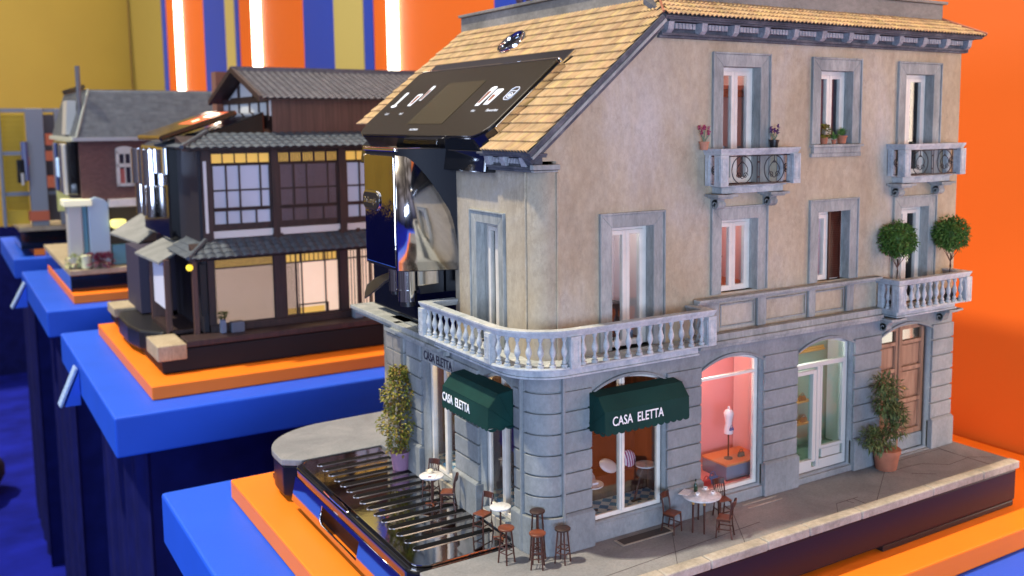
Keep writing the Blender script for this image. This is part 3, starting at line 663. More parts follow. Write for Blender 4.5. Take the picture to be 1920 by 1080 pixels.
# left facade: window and door
x0,x1,z0,z1=LS;q=MB(TLG)
q.box(x0,x0+.03,D-.03,D,z0,z1);q.box(x1-.035,x1,D-.03,D+.01,z0,z1);q.box(x0,x1,D-.03,D,z0,z0+.03);q.box(x0+.03,x1-.035,D-.03,D,.93,.955);q.box(1.47,1.515,D-.03,D+.006,z0+.03,.93)
o=q.build('shop_window',M['white'],H,bevel=.003)
MB(TLG).box(x0+.02,x1-.03,D-.018,D-.014,z0+.02,.94).build('pane',M['glass'],o)
sg=MB(TL0).box(1.215,1.755,-.0,.018,.965,1.075).build('shop_sign',M['trim'],H,bevel=.003)
text('CASA ELETTA',.098,(.03-.020,1.725,.985),(0,-1,0),(0,0,1),M['inkletter'],sg,sx=.82,bold=.0006)
a=(.33,.83,.085,1.02,1.10);o=arch_frame(TLG,a,.03,D-.03,D,'cafe_front')
q=MB(TLG);q.box(.555,.598,D-.032,D+.01,.11,1.08);q.build('mullion',M['white'],o,bevel=.003)
MB(TLG).prism(arch(.35,.81,.10,1.01,1.08),'y',D-.018,D-.014).build('pane',M['glass'],o)
# cafe interior shared by both fronts
chk=checker('blue_white_floor_tiles',(.10,.30,.55),(.75,.78,.80),16)
MB().box(.14,1.16,.12,1.9,.10,.128).build('cafe_floor',chk,H)
o=MB().room(.135,1.17,.115,1.95,.09,1.155,skip=('y0','x0')).build('cafe_room',room_mats['cafe'],H,fixn=False)
MB(TG0).box(.2,1.2,-1.0,-.92,.1,1.12).build('cafe_back_wall',M['darkwood'],H)
deco('wall_bench',M['darkwood'],(.42,1.16,-.50,-.34,.128,.30),(.42,1.16,-.52,-.49,.128,.55),T=TG)
for i,(p,en,c) in enumerate((((.75,.45,1.02),.7,(1,.66,.36)),((.30,1.45,1.0),7.0,(1,.66,.28)),((.35,.65,1.0),5.0,(1,.64,.30)))): lamp('POINT','cafe_lamp',p,en,c,size=.05)
deco('counter',wood('counter_wood',(.20,.08,.02),(.36,.16,.05)),(.40,.95,-.44,-.34,.09,.62),(.40,.95,-.46,-.32,.62,.65),(1.2,1.75,-.5,-.42,.09,1.0),T=TLG)
for u in (.5,.62,.74): 
    q=MB(TLG);q.cyl((u,-.25,.98),(u,-.25,1.1),.003,n=5);q.lathe([(.004,.98),(.03,.96),(.04,.93),(.036,.93)],(u,-.25,0),n=12);q.build('pendant_shade',plain('amber_shade',(.8,.5,.2),.4,emit=(1,.6,.2),es=1.5),H,smooth=True)
# pink shop, green shop
MB(TG0).room(1.30,2.235,-.56,-.108,.085,1.155,skip=('y1',)).build('shop_room',room_mats['shop'],H,fixn=False)
lamp('POINT','shop_lamp',(1.62,.26,1.05),7.5,(1,.86,.78),size=.08)
MB(TG0).box(2.19,2.23,-.55,-.11,.1,1.15).build('shop_side_wall',pm('pale_pink_paint',(.85,.50,.46)),H)
MB(TG0).room(2.26,3.46,-.56,-.108,.05,1.155,skip=('y1',)).build('shop_room',room_mats['green'],H,fixn=False)
MB(TG0).box(3.27,3.40,-.55,-.11,.06,1.15).build('shop_side_wall',room_mats['whitewall'],H)
MB(TG0).box(2.3,3.27,-.555,-.54,.97,1.15).build('shop_side_wall',room_mats['whitewall'],H)
lamp('POINT','shop_lamp',(2.6,.24,1.06),5.5,(1,.93,.82),size=.08)
deco('picture_rail',pm('honey_wood',(.72,.38,.10)),(2.30,3.20,-.54,-.515,.86,.88),(2.30,3.20,-.54,-.525,.88,.90),T=TG)
for z in (.27,.46): deco('shelf',pm('honey_wood',(.65,.35,.12)),(2.6,2.965,-.535,-.44,z,z+.016),T=TG)
bg_m=plain('tan_leather',(.30,.14,.06),.5)
def handbag(x,y,z,label,mat=bg_m,s=1,grp=None):
    t=empty('handbag',(x,y,z),label,'handbag',grp)
    MB().prism([(x-.035*s,z),(x+.035*s,z),(x+.028*s,z+.04*s),(x-.028*s,z+.04*s)],'y',y-.012*s,y+.012*s).build('bag_body',mat,t,bevel=.004)
    MB().tube([(x+.02*s*math.cos(a),y,z+.038*s+.028*s*math.sin(a)) for a in [math.pi*i/8 for i in range(9)]],.003*s).build('bag_handle',mat,t)
handbag(2.88,.49,.476,'tan handbag on the upper shelf of the green shop')
handbag(2.90,.49,.286,'tan handbag on the lower shelf of the green shop')
b_=empty('display_box',(2.0,.3,.09),'grey display box with an orange top in the pink shop window','display box')
MB().box(1.80,2.188,.22,.50,.09,.195).build('box_body',pm('grey_blue_box',(.22,.23,.30)),b_,bevel=.003)
MB().box(1.795,2.188,.215,.505,.196,.212).build('box_top',pm('orange_top',(.70,.28,.10)),b_,bevel=.003)
def mannequin(x,y,z,label,bagm=None,pole=True):
    t=empty('mannequin',(x,y,z),label,'mannequin','tailor mannequins in the pink shop')
    MB().lathe([(.034,.12+.10),(.036,.24),(.031,.27),(.026,.30),(.030,.335),(.037,.365),(.038,.385),(.026,.405),(.010,.412),(.009,.43),(.008,.434)],(x,y,z-.02),n=18).build('torso',plain('white_linen_form',(.82,.80,.80),.8),t,smooth=True)
    MB().cyl((x,y,z+.01),(x,y,z+.2),.006).build('pole',M['darkwood'],t)
    MB().lathe([(.035,0),(.034,.008),(.012,.016)],(x,y,z),n=16).build('stand',M['darkwood'],t,smooth=True)
    if bagm: handbag(x-.01,y-.045,z+.235,'small blue handbag hanging from the mannequin in the pink shop',bagm,.6)
mannequin(1.915,.33,.212,'white mannequin with a blue bag on the display box in the pink shop',M['blueb'])
mannequin(1.50,.40,.12,'white mannequin half hidden at the left side of the pink shop window')
handbag(2.03,.31,.212,'dark handbag on the display box beside the mannequin foot',plain('dark_leather',(.10,.06,.05),.5),.9)
handbag(1.60,.22,.09,'red handbag on the floor of the pink shop',M['red'],1.2)
handbag(1.68,.24,.09,'blue handbag on the floor of the pink shop beside the red one',M['blueb'],1.4)

# ---------------------------------------------------------------- cornice, roof, parapet
SL=Vector((.759,0,.651));NL=Vector((-.651,0,.759));O0=Vector((-.085,0,2.622))   # front slope: up-slope, normal, eave
def tiles(name,O,e,s,n,rows,pitch,rng,amp=.009,lift=.012,seg=6,mat='tile',parent=H,row_h=None,tile_ribs=1):
    m=MB()
    for r in range(len(rows)-1):
        s0,s1=rows[r],rows[r+1]+ (rows[1]-rows[0])*.18
        for (a,b) in rng(.5*(rows[r]+rows[r+1])):
            k=max(1,int(round((b-a)/pitch*seg)))
            vs=[];fs=[];uv=[]
            for i in range(k+1):
                x=a+(b-a)*i/k;ph=2*math.pi*x/pitch;h=amp*abs(math.cos(ph/2))**.8*2-amp
                j=random.Random(int(x/pitch)*91+r).uniform(-.0012,.0012)
                p=O+e*x
                vs+= [p+s*(s0+j)+n*(h+lift-.008),p+s*(s0+j)+n*(h+lift),p+s*s1+n*(h*.8)]
            for i in range(k):
                q=i*3;c=int((a+(b-a)*(i+.5)/k)/pitch*tile_ribs+200)+.5
                fs.append((q,q+3,q+4,q+1));uv.append([(c,r+.5)]*4);fs.append((q+1,q+4,q+5,q+2));uv.append([(c,r+.5)]*4)
            m.add(vs,fs,uv)
    return m.build(name,M[mat] if isinstance(mat,str) else mat,parent,smooth=True,fixn=False)
ROOF=MB()
CUT=1.013;TOP=1.56
# sheathing under the tiles of the front slope (cut out for the control panel)
def slab(m,s0,s1,y0,y1,d0=-.045,d1=-.004):
    vs=[O0+SL*s_+NL*d+Vector((0,y_,0)) for s_,y_,d in ((s0,y0,d0),(s1,y0,d0),(s1,y1,d0),(s0,y1,d0),(s0,y0,d1),(s1,y0,d1),(s1,y1,d1),(s0,y1,d1))]
    m.add(vs,[(0,3,2,1),(4,5,6,7),(0,1,5,4),(1,2,6,5),(2,3,7,6),(3,0,4,7)])
slab(ROOF,.0,1.34,-.07,.53);slab(ROOF,CUT,1.34,.53,3.09);slab(ROOF,.31,CUT,2.80,3.15);slab(ROOF,1.34,TOP,.12,3.16)
roof=ROOF.build('roof',M['cornice'],H)
rows=[i*.0868 for i in range(18)]+[1.55]
def rng_front(s):
    y0=-.083 if s<1.345 else -.083+(s-1.345)/.203*.25
    if s<.30: return [(y0,.53)]
    if s<CUT-.02: return [(y0,.53),(2.80,3.31-s*.15)]
    return [(y0,3.31-s*.15)]
tiles('tile_courses',O0,Vector((0,1,0)),SL,NL,rows,.0385,rng_front,parent=roof)
# long side slope from the street cornice up to the parapet
e2=Vector((1,0,0));s2=Vector((0,.25,.133)).normalized();n2=Vector((0,-s2.z,s2.y));O2=Vector((0,-.083,3.498))
rows2=[0,.072,.144,.216,.288]
tiles('tile_courses',O2,e2,s2,n2,rows2,.0385,lambda s:[(.94+s*.55,4.375-s*1.0)],parent=roof,amp=.008,lift=.011)
MB().prism([(-.075,3.49),(.18,3.622),(.18,3.585),(-.05,3.47)],'x',.97,4.34).build('sheathing',M['cornice'],roof)
MB().add([(4.375,-.083,3.505),(4.375,3.2,3.505),(4.11,3.0,3.64),(4.11,.17,3.64),(4.33,-.04,3.47),(4.33,3.2,3.47)],[(0,1,2,3),(0,4,5,1)]).build('end_slope',M['tile'],roof,fixn=False)
hp=MB();hp.tube([(.936,-.083,3.512),(1.09,.165,3.645)],.008);hp.tube([(4.37,-.083,3.515),(4.10,.165,3.645)],.010,n=8);hp.build('hip_ridge',M['terra'],roof)
# parapet
pp=MB();pp.box(1.09,4.11,.165,.215,3.60,3.76);pp.box(1.09,1.14,.216,3.12,3.60,3.76);pp.box(4.06,4.11,.216,3.12,3.60,3.76);pp.box(1.141,4.059,3.07,3.12,3.60,3.76);pp.box(1.141,4.059,.216,3.069,3.58,3.62)
pr=pp.build('parapet',M['para'],H,bevel=.004)
MB().sweep([(1.09,3.12),(1.09,.165),(4.11,.165),(4.11,3.12)],[(-.06,3.762),(.028,3.762),(.03,3.785),(-.06,3.79)]).build('coping',M['para'],pr,bevel=.003)
# street cornice: mouldings, dentils and brackets
cn=MB(LONG)
for x0,x1,d0,d1,z0,z1 in ((.985,4.24,-.05,-.02,3.355,3.372),(.995,4.25,-.05,-.005,3.372,3.39),(1.01,4.22,-.05,-.035,3.39,3.462),(1.02,4.25,-.05,.045,3.458,3.470),(1.0,4.29,-.05,.060,3.470,3.484),(.98,4.31,-.05,.072,3.484,3.494)): cn.box(x0,x1,d0,d1,z0,z1)
cn.box(4.218,4.27,-3.1,-.02,3.36,3.47);cn.box(4.218,4.32,-3.1,.05,3.47,3.495)
cor=cn.build('cornice',M['cornice'],H,bevel=.003)
dn=MB(LONG);nb=12
bx=[1.035+i*(4.205-1.035)/(nb-1) for i in range(nb)]
for i in range(nb-1):
    w_=bx[i+1]-bx[i]
    for k in range(6):
        x=bx[i]+.055+(w_-.11)*(k+.5)/6;dn.box(x-.012,x+.012,-.034,.012,3.415,3.452)
dn.build('dentils',M['dentil'],cor,bevel=.002)
for x in bx:
    q=MB(LONG);q.prism([(-.035,3.385),(.012,3.385),(.035,3.405),(.045,3.456),(-.035,3.456)],'x',x-.023,x+.023);q.box(x-.027,x+.027,-.03,.05,3.4565,3.4575)
    q.build('bracket',M['dentil'],cor,bevel=.003)
# rake moulding down the gable edge
rk=MB()
def rake(d0,d1,y0,y1):
    vs=[O0+SL*s_+NL*d+Vector((0,y_,0)) for s_,y_,d in ((-.01,y0,d0),(1.335,y0,d0),(1.335,y1,d0),(-.01,y1,d0),(-.01,y0,d1),(1.335,y0,d1),(1.335,y1,d1),(-.01,y1,d1))]
    rk.add(vs,[(0,3,2,1),(4,5,6,7),(0,1,5,4),(1,2,6,5),(2,3,7,6),(3,0,4,7)])
rake(-.026,.004,-.092,-.072);rake(-.045,-.027,-.080,.04);rake(-.066,-.046,-.055,.04);rake(-.095,-.067,-.025,.045);rake(-.115,-.096,.02,.045)
rk.build('rake_moulding',M['cornice'],H,bevel=.002)
rk=MB();rake(-.050,-.030,-.094,-.081);rk.build('rake_trim',M['trim'],H,bevel=.002)
# return cornice at the foot of the slope
fc=MB(LEFT)
for u0,u1,d0,d1,z0,z1 in ((-.005,.58,-.06,.012,2.495,2.513),(-.02,.60,-.06,.026,2.513,2.528),(0,.57,-.06,.0,2.528,2.590),(-.05,.62,-.06,.055,2.588,2.600),(-.06,.63,-.06,.072,2.600,2.614)): fc.box(u0,u1,d0,d1,z0,z1)
fc.box(-.03,-.005,-.155,.0,2.497,2.508);fc.box(-.04,-.005,-.16,.0,2.510,2.542)
fo=fc.build('cornice',M['cornice'],H,bevel=.003)
q=MB(LEFT)
for u in (.09,.345,.55):
    q.prism([(-.0,2.525),(.025,2.528),(.045,2.586),(-.0,2.586)],'x',u-.028,u+.028)
for a,b in ((.13,.31),(.385,.52)):
    k=5 if a<.2 else 3
    for i in range(k): x=a+(b-a)*(i+.5)/k;q.box(x-.011,x+.011,-.0,.018,2.545,2.578)
q.build('dentils',M['dentil'],fo,bevel=.002)
q=MB();q.box(-.035,.162,-.045,-.002,2.512,2.543);q.box(-.025,.152,-.035,.0,2.496,2.508);q.build('string_end',M['trim'],H,bevel=.004)

# ---------------------------------------------------------------- balconies
BALU=[(.0215,.0),(.0215,.018),(.012,.020),(.017,.034),(.010,.046),(.0085,.060),(.016,.075),(.0205,.092),(.0195,.108),(.013,.128),(.0085,.148),(.0095,.163),(.014,.166),(.014,.176),(.017,.178),(.017,.190)]
def baluster(x,y,z,parent):
    return MB().lathe(BALU,(x,y,z),n=12).build('baluster',M['balc'],parent,smooth=True)
HAND=lambda z:[(-.034,z-.012),(-.026,z-.028),(-.02,z-.045),(.02,z-.045),(.026,z-.028),(.036,z-.012),(.038,z),(-.036,z+.002)]
def post(T,x,y,z0,z1,w=.072,par=None):
    m=MB(Matrix.Translation((x,y,0)));h=w/2
    m.box(-h,h,-h,h,z0,z1)
    for s_ in(-1,1):
        for (a0,a1,c0,c1) in ((-h*.7,-h*.45,z0+.03,z1-.02),(h*.45,h*.7,z0+.03,z1-.02),(-h*.45,h*.45,z1-.032,z1-.02),(-h*.45,h*.45,z0+.03,z0+.042)):
            m.box(a0,a1,s_*h-.003 if s_<0 else h-.001,s_*h+.001 if s_<0 else h+.003,c0,c1);
            m.box(s_*h-.003 if s_<0 else h-.001,s_*h+.001 if s_<0 else h+.003,a0,a1,c0,c1)
    return m.build('post',M['balc'],par,bevel=.003)
# corner balcony, curved round the corner
cc=(.17,.20);rr=.37
arc=[(cc[0]+rr*math.cos(math.pi*1.5-math.pi/2*i/14),cc[1]+rr*math.sin(math.pi*1.5-math.pi/2*i/14)) for i in range(15)]
path=[(1.275,.05),(1.275,-.17)]+arc+[(-.20,1.22),(.05,1.22)]
def offs(p,o):
    P=[Vector(q) for q in p];out=[]
    for i in range(len(P)):
        a=(P[i]-P[i-1]) if i else P[1]-P[0];b=(P[i+1]-P[i]) if i<len(P)-1 else a
        a=a.normalized();b=b.normalized();na=Vector((-a.y,a.x));nb=Vector((-b.y,b.x));nn=na+nb;nn=nn/max(nn.dot(na),.2);out.append(tuple(P[i]+nn*o))
    return out
def slab_layers(path,layers,name='balcony'):
    m=MB()
    for o,z0,z1 in layers: m.prism(offs(path,o),'z',z0,z1)
    return m
LAY=[(-.045,1.208,1.222),(-.052,1.2225,1.262),(-.036,1.2625,1.274),(-.022,1.2745,1.284)]
cb=slab_layers(path,[(-o if False else o,z0,z1) for o,z0,z1 in LAY]).build('balcony',M['balc'],H,bevel=.004)
rp=path
MB().sweep(rp[::-1],[(-o,z) for o,z in HAND(1.53)][::-1]).build('handrail',M['balc'],cb,bevel=.003)
MB().sweep(rp[::-1],[(-.03,1.284),(.03,1.284),(.026,1.296),(-.026,1.296)]).build('base_rail',M['balc'],cb,bevel=.002)
for x,y in ((1.275,-.17),(.165,-.17),(-.20,.215),(-.20,1.22)): post(None,x,y,1.285,1.487,par=cb)
for i in range(12): baluster(.24+i*(1.205-.24)/11,-.17,1.296,cb)
for i in range(7):
    a=math.pi*1.5-math.pi/2*(i+.9)/7.8;baluster(cc[0]+rr*math.cos(a),cc[1]+rr*math.sin(a),1.296,cb)
for i in range(10): baluster(-.20,.285+i*(1.15-.285)/9,1.296,cb)
baluster(1.275,-.06,1.296,cb)
# lower right balcony with balusters
pB=[(4.10,.05),(4.10,-.16),(3.245,-.16),(3.245,.05)]
b2=slab_layers(pB,[(-.045,1.226,1.240),(-.055,1.2405,1.278),(-.036,1.2785,1.292)]).build('balcony',M['balc'],H,bevel=.004)
MB().sweep(pB[::-1],[(-o,z) for o,z in HAND(1.545)][::-1]).build('handrail',M['balc'],b2,bevel=.003)
for x,y in ((4.10,-.16),(3.245,-.16)): post(None,x,y,1.292,1.502,par=b2)
post(None,3.245,.0,1.292,1.502,.05,b2)
for i in range(10): baluster(3.325+i*(4.03-3.325)/9,-.16,1.305,b2)
for y in (-.105,-.06): baluster(3.245,y,1.305,b2)
MB().sweep(pB[::-1],[(-.03,1.292),(.03,1.292),(.026,1.306),(-.026,1.306)]).build('base_rail',M['balc'],b2,bevel=.002)
def console(x,par,z,h=.10,d=.16,w=.065):
    q=MB(LONG);P=[(-.05,z),(-.05,z-h*1.25)]
    for i in range(15):
        t=i/14;P.append((-.04+d*t**.9,z-h*(1.2-1.15*t+.18*math.sin(t*6.28))))
    P.append((d*.92,z));q.prism(P,'x',x-w/2,x+w/2)
    for sx_ in(-1,1):
        cx_,cz_=.0,z-h*.86
        q.tube([(x+sx_*w/2,cx_+r_*math.cos(a),cz_+r_*math.sin(a)) for a,r_ in [(k*.55,.006+.0026*k) for k in range(13)]],.005,n=6)
    q.cyl((x-w/2,.0,z-h*.86),(x+w/2,.0,z-h*.86),.036,n=16)
    q.box(x-w/2-.06,x+w/2+.06,-.04,d*.85,z-.018,z);q.box(x-w/2-.03,x+w/2+.03,-.04,d*.7,z-.032,z-.0181)
    return q.build('console',M['trim'],par,bevel=.003)
console(3.30,b2,1.2255);console(4.02,b2,1.2255)
# two small balconies with wrought iron
def iron_panel(T,x0,x1,z0,z1,par,k=2):
    m=MB(T);r=.0035;m.tube([(x0,0,z0+.01),(x1,0,z0+.01)],r);m.tube([(x0,0,z1-.008),(x1,0,z1-.008)],r)
    w=(x1-x0)/k;h=z1-z0
    for j in range(k):
        cx_=x0+w*(j+.5);cz_=(z0+z1)/2;R_=min(w*.47,h*.46)
        m.tube([(cx_+R_*math.cos(a),0,cz_+R_*math.sin(a)) for a in [2*math.pi*i/28 for i in range(28)]],r,closed=True)
        for s_ in(-1,1):
            m.tube([(cx_+s_*(.002+R_*.50*math.sin(t*math.pi)),0,cz_+R_*(.62-1.25*t)) for t in [i/12 for i in range(13)]],.003,n=5)
            m.tube([(cx_+s_*(R_*.30+R_*.26*(1-i/16)*math.cos(i*.6)),0,cz_-R_*.42+R_*.26*(1-i/16)*math.sin(i*.6)) for i in range(15)],.003,n=5)
            m.tube([(cx_+s_*(R_*.10+R_*.12*(1-i/12)*math.cos(i*.7+2)),0,cz_+R_*.52+R_*.16*(1-i/12)*math.sin(i*.7)) for i in range(11)],.0025,n=5)
        m.tube([(cx_,0,z0+.01),(cx_,0,cz_-R_)],r,n=5);m.tube([(cx_,0,z1-.01),(cx_,0,cz_+R_*.45)],r,n=5)
    for j in range(1,k):
        for d in (-.012,.012): m.tube([(x0+w*j+d,0,z0+.01),(x0+w*j+d,0,z1-.01)],r,n=5)
        for zz in (.25,.75): m.box(x0+w*j-.012,x0+w*j+.012,-.004,.004,z0+h*zz-.006,z0+h*zz+.006)
    return m.build('ironwork',M['iron'],par)
def small_balcony(x0,x1,dep=.105):
    p=[(x1,.05),(x1,-dep),(x0,-dep),(x0,.05)]
    b=slab_layers(p,[(-.050,2.300,2.345),(-.034,2.3455,2.357)]).build('balcony',M['balc'],H,bevel=.004)
    MB().sweep(p[::-1],[(-o,z) for o,z in HAND(2.614)][::-1]).build('handrail',M['balc'],b,bevel=.003)
    for x in (x0,x1): post(None,x,-dep,2.357,2.571,.072,b)
    for x in (x0,x1): post(None,x,.018,2.357,2.571,.045,b)
    iron_panel(Matrix.Translation((0,-dep,0)),x0+.04,x1-.04,2.36,2.57,b)
    for x in (x0,x1): iron_panel(Matrix.Translation((x,0,0))@Matrix.Rotation(R(90),4,'Z'),-.07,-.005,2.36,2.57,b,1)
    console(x0+.07,b,2.2995,.085,.12);console(x1-.12,b,2.2995,.085,.12)
    return b
small_balcony(1.425,2.115);small_balcony(3.335,4.03)

# ---------------------------------------------------------------- awnings
def awning(T,u0,u1,zt,txtpos,right):
    P=[(-.0,zt),(.115,zt-.012),(.190,zt-.095),(.196,zt-.232)];hz=(-.0,zt-.245)
    m=MB(T)
    for i in range(3):
        a,b=P[i],P[i+1];m.add([(u0,*a),(u1,*a),(u1,*b),(u0,*b)],[(0,1,2,3)])
    for u in (u0,u1):
        m.add([(u,*q) for q in P]+[(u,*hz)],[(0,1,4),(1,2,4),(2,3,4)])
    aw=m.build('awning',M['green'],H,solid=.006)
    sc_=MB(T);k=13;w=(u1-u0)/k
    for i in range(k):
        sc_.prism([(u0+w*i+w*.5+w*.49*math.cos(math.pi+math.pi*j/8),zt-.231+.020*math.sin(math.pi+math.pi*j/8)) for j in range(9)],'y',.193,.199)
    k=3;w=.196/k
    for u in (u0,u1):
        for i in range(k): sc_.prism([(w*i+w*.5+w*.49*math.cos(math.pi+math.pi*j/8),zt-.238+.020*math.sin(math.pi+math.pi*j/8)) for j in range(9)],'x',u-.003,u+.003)
    sc_.build('scalloped_hem',M['green'],aw)
    pp_=MB(T)
    for u in (u0-.004,u1+.004):
        for q in (P[1],P[2]): pp_.tube([(u,hz[0],hz[1]),(u,q[0],q[1])],.003,n=5)
    for q in (P[1],P[2]): pp_.tube([(u0,q[0]+.002,q[1]+.003),(u1,q[0]+.002,q[1]+.003)],.003,n=5)
    pp_.build('seam_piping',M['green'],aw)
    p=T@Vector(txtpos)
    text('CASA  ELETTA',.088,p,right,(0,0,1),M['letter'],aw,sx=.74,bold=.0005)
    return aw
awning(TG0,.41,1.105,1.045,(.462,.202,.855),(1,0,0))
awning(TL0,.345,1.03,1.045,(1.015,.202,.855),(0,-1,0))

# ---------------------------------------------------------------- coffee machine
# body behind the facade and head under the panel
m=MB();m.prism([(.06,1.24),(.9,1.24),(.9,2.95),(.25,2.68),(-.02,2.50),(.06,2.46)],'y',1.225,2.85)
m.prism([(-.04,2.47),(.5,2.47),(.95,3.24),(.66,3.22),(-.02,2.62)],'y',.585,2.82)
m.build('machine_body',M['black'],H,bevel=.01)
# control panel slab
def rr_poly(s0,s1,y0,y1,r,n=8):
    P=[]
    for cx_,cy_,a0 in ((s0+r,y0+r,180),(s1-.03,y0+.03,270),(s1-.03,y1-.03,0),(s0+r,y1-r,90)):
        q=r if cx_==s0+r else .03
        for i in range(n+1):
            a=R(a0+90*i/n);P.append((cx_+q*math.cos(a),cy_+q*math.sin(a)))
    return P
def onslope(d): return Matrix.Translation(O0+NL*d)@Matrix((SL,Vector((0,1,0)),NL)).transposed().to_4x4()
OFF=.08
S0,S1,Y0,Y1=.045,.845,.50,2.76
pan=MB(onslope(0)).prism(rr_poly(S0,S1,Y0,Y1,.17),'z',-.10,OFF-.012).build('control_panel',M['black'],H,bevel=.012,smooth=False)
MB(onslope(0)).prism(rr_poly(S0+.006,S1-.004,Y0+.006,Y1-.006,.165),'z',OFF-.012,OFF).build('touch_glass',M['glassblack'],pan,bevel=.005)
ch=MB(onslope(0));ch.box(S1+.004,S1+.022,Y0+.02,Y1-.02,.03,OFF-.002);ch.box(S1+.023,CUT,Y0+.05,Y1,-.06,.035);ch.build('chrome_edge',M['chrome'],pan,bevel=.006)
bl_=MB(onslope(0));bl_.box(.17,S1,Y0-.010,Y0-.001,-.055,OFF-.02);bl_.build('polished_side',M['darkchrome'],pan,bevel=.003)
MB(onslope(0)).prism([(.155,Y0-.012),(.168,Y0-.012),(.168,Y0-.001),(.155,Y0-.001)],'z',-.05,OFF-.02).build('side_clip',M['chrome'],pan)
DM=onslope(OFF+.001)
MB(DM).box(.175,.66,1.28,1.90,0,.0012).build('display',M['display'],pan)
def icon(polys,mats,name='icon'):
    for i,(pl,mt) in enumerate(zip(polys,mats)): MB(DM).prism([(p[0],p[1]) for p in pl],'z',.0001+i*.0008,.0009+i*.0008).build(name,mt,pan)
def ell(cs,cy_,rs,ry,n=18): return [(cs+rs*math.cos(2*math.pi*i/n),cy_+ry*math.sin(2*math.pi*i/n)) for i in range(n)]
iw=plain('icon_white',(.62,.66,.74),.5,emit=(.7,.76,.9),es=.35);ib=plain('icon_brown',(.16,.045,.02),.5,emit=(.4,.1,.04),es=.15)
def glass_icon(cs,cy_,h,w): return [(cs-h/2,cy_-w*.32),(cs-h/2,cy_+w*.32),(cs-h*.1,cy_+w*.42),(cs+h*.42,cy_+w*.5),(cs+h/2,cy_+w*.3),(cs+h/2,cy_-w*.3),(cs+h*.42,cy_-w*.5),(cs-h*.1,cy_-w*.42)]
icon([glass_icon(.48,2.55,.19,.06),ell(.40,2.55,.02,.055)],[iw,iw])
icon([glass_icon(.47,2.24,.15,.10),glass_icon(.47,2.24,.10,.05)],[iw,ib]);icon([glass_icon(.55,2.13,.18,.06),glass_icon(.53,2.13,.12,.035)],[iw,ib])
icon([glass_icon(.47,1.02,.21,.09),glass_icon(.46,1.03,.13,.045)],[iw,ib]);icon([glass_icon(.46,.90,.17,.11),glass_icon(.45,.91,.07,.05),ell(.50,.90,.02,.04)],[iw,ib,iw])
rg=MB(DM)
def ring(pts,r): rg.tube([(p[0],p[1],.002) for p in pts],r,n=5,closed=True)
ring([(.42+.0,.70),(.42,.65),(.44,.625),(.53,.625),(.55,.65),(.55,.70),(.53,.725),(.44,.725)],.003);ring(ell(.465,.675,.025,.03),.003);ring(ell(.465,.675,.008,.012),.003);rg.tube([(.51,.63,.002),(.51,.72,.002)],.003,n=5)
rg.build('icon_outline',iw,pan)
ts=onslope(OFF+.002)
def ptxt(s,cs,cy_,size): text(s,size,ts@Vector((cs,cy_,0)),(0,-1,0),SL,iw,pan,sx=1.0,depth=.0003)
ptxt('Cold',.29,2.56,.035);ptxt('Iced',.29,2.26,.035);ptxt('Hot',.30,1.02,.035);ptxt('Favourites',.30,.80,.040);ptxt('PLATINUM',.10,1.74,.030)
# round lid button in the roof
T8=onslope(.012)@Matrix.Translation((1.225,1.72,0))@Matrix.Scale(1.22,4)
pl_=MB(T8).lathe([(.110,-.02),(.110,.018),(.104,.026),(.092,.026),(.086,.012),(.086,-.02)],(0,0,0),n=36).build('chrome_ring',M['chrome'],H,smooth=True)
MB(T8).cyl((0,0,-.01),(0,0,.008),.0855,n=36).build('button_face',plain('blue_black_mirror',(.10,.14,.22),.08,metal=1),pl_)
# spout housing: plan outline with a flat front and curved cheeks
xf=-.345;yc=1.63
def cheek(sgn,n=16,x1=.09,o=0.0):
    P=[];p0=(xf-o,.285+o);p1=(xf+.10,.405+o);p2=(x1,.462+o)
    for i in range(n+1):
        t=i/n;P.append(tuple((1-t)**2*a_+2*t*(1-t)*b_+t*t*c_ for a_,b_,c_ in ((p0[0],p1[0],p2[0]),(p0[1],p1[1],p2[1]))))
    return [(x,yc+sgn*y) for x,y in P]
L_=cheek(-1);Rr_=cheek(1)
MB().prism(L_[::-1]+Rr_,'z',1.745,2.625).build('spout_housing',M['matteblack'],H,bevel=.006,smooth=False)
for sg_ in(-1,1):
    P=cheek(sg_,28,.085,.006);vs=[];fs=[]
    for i,(x,y) in enumerate(P):
        t=max(0,(x-xf)/(.085-xf));zt_=2.575-.05*t-.62*max(0,t-.12)**1.35-(.25*max(0,t-.82)/.18 if t>.82 else 0)
        vs+= [(x,y,1.752),(x,y,zt_)]
    for i in range(len(P)-1): fs.append((2*i,2*i+2,2*i+3,2*i+1))
    MB().add(vs,fs).build('chrome_cheek',plain('soft_chrome',(.66,.64,.64),.13,metal=1),H,smooth=True,solid=.006,fixn=False)
fr_=MB().prism([(yc-.275,1.77),(yc+.275,1.77),(yc+.28,1.79),(yc+.28,2.56),(yc+.265,2.575),(yc-.265,2.575),(yc-.28,2.56),(yc-.28,1.79)],'x',xf-.014,xf-.001).build('mirror_front',plain('wavy_mirror_steel',(.62,.58,.55),.05,metal=1,bump=1.0,bs=1.6),H,bevel=.006)
tr_=MB();tr_.box(xf-.01,xf+.3,yc-.30,yc+.30,2.60,2.628);tr_.build('chrome_lip',M['chrome'],H,bevel=.008)
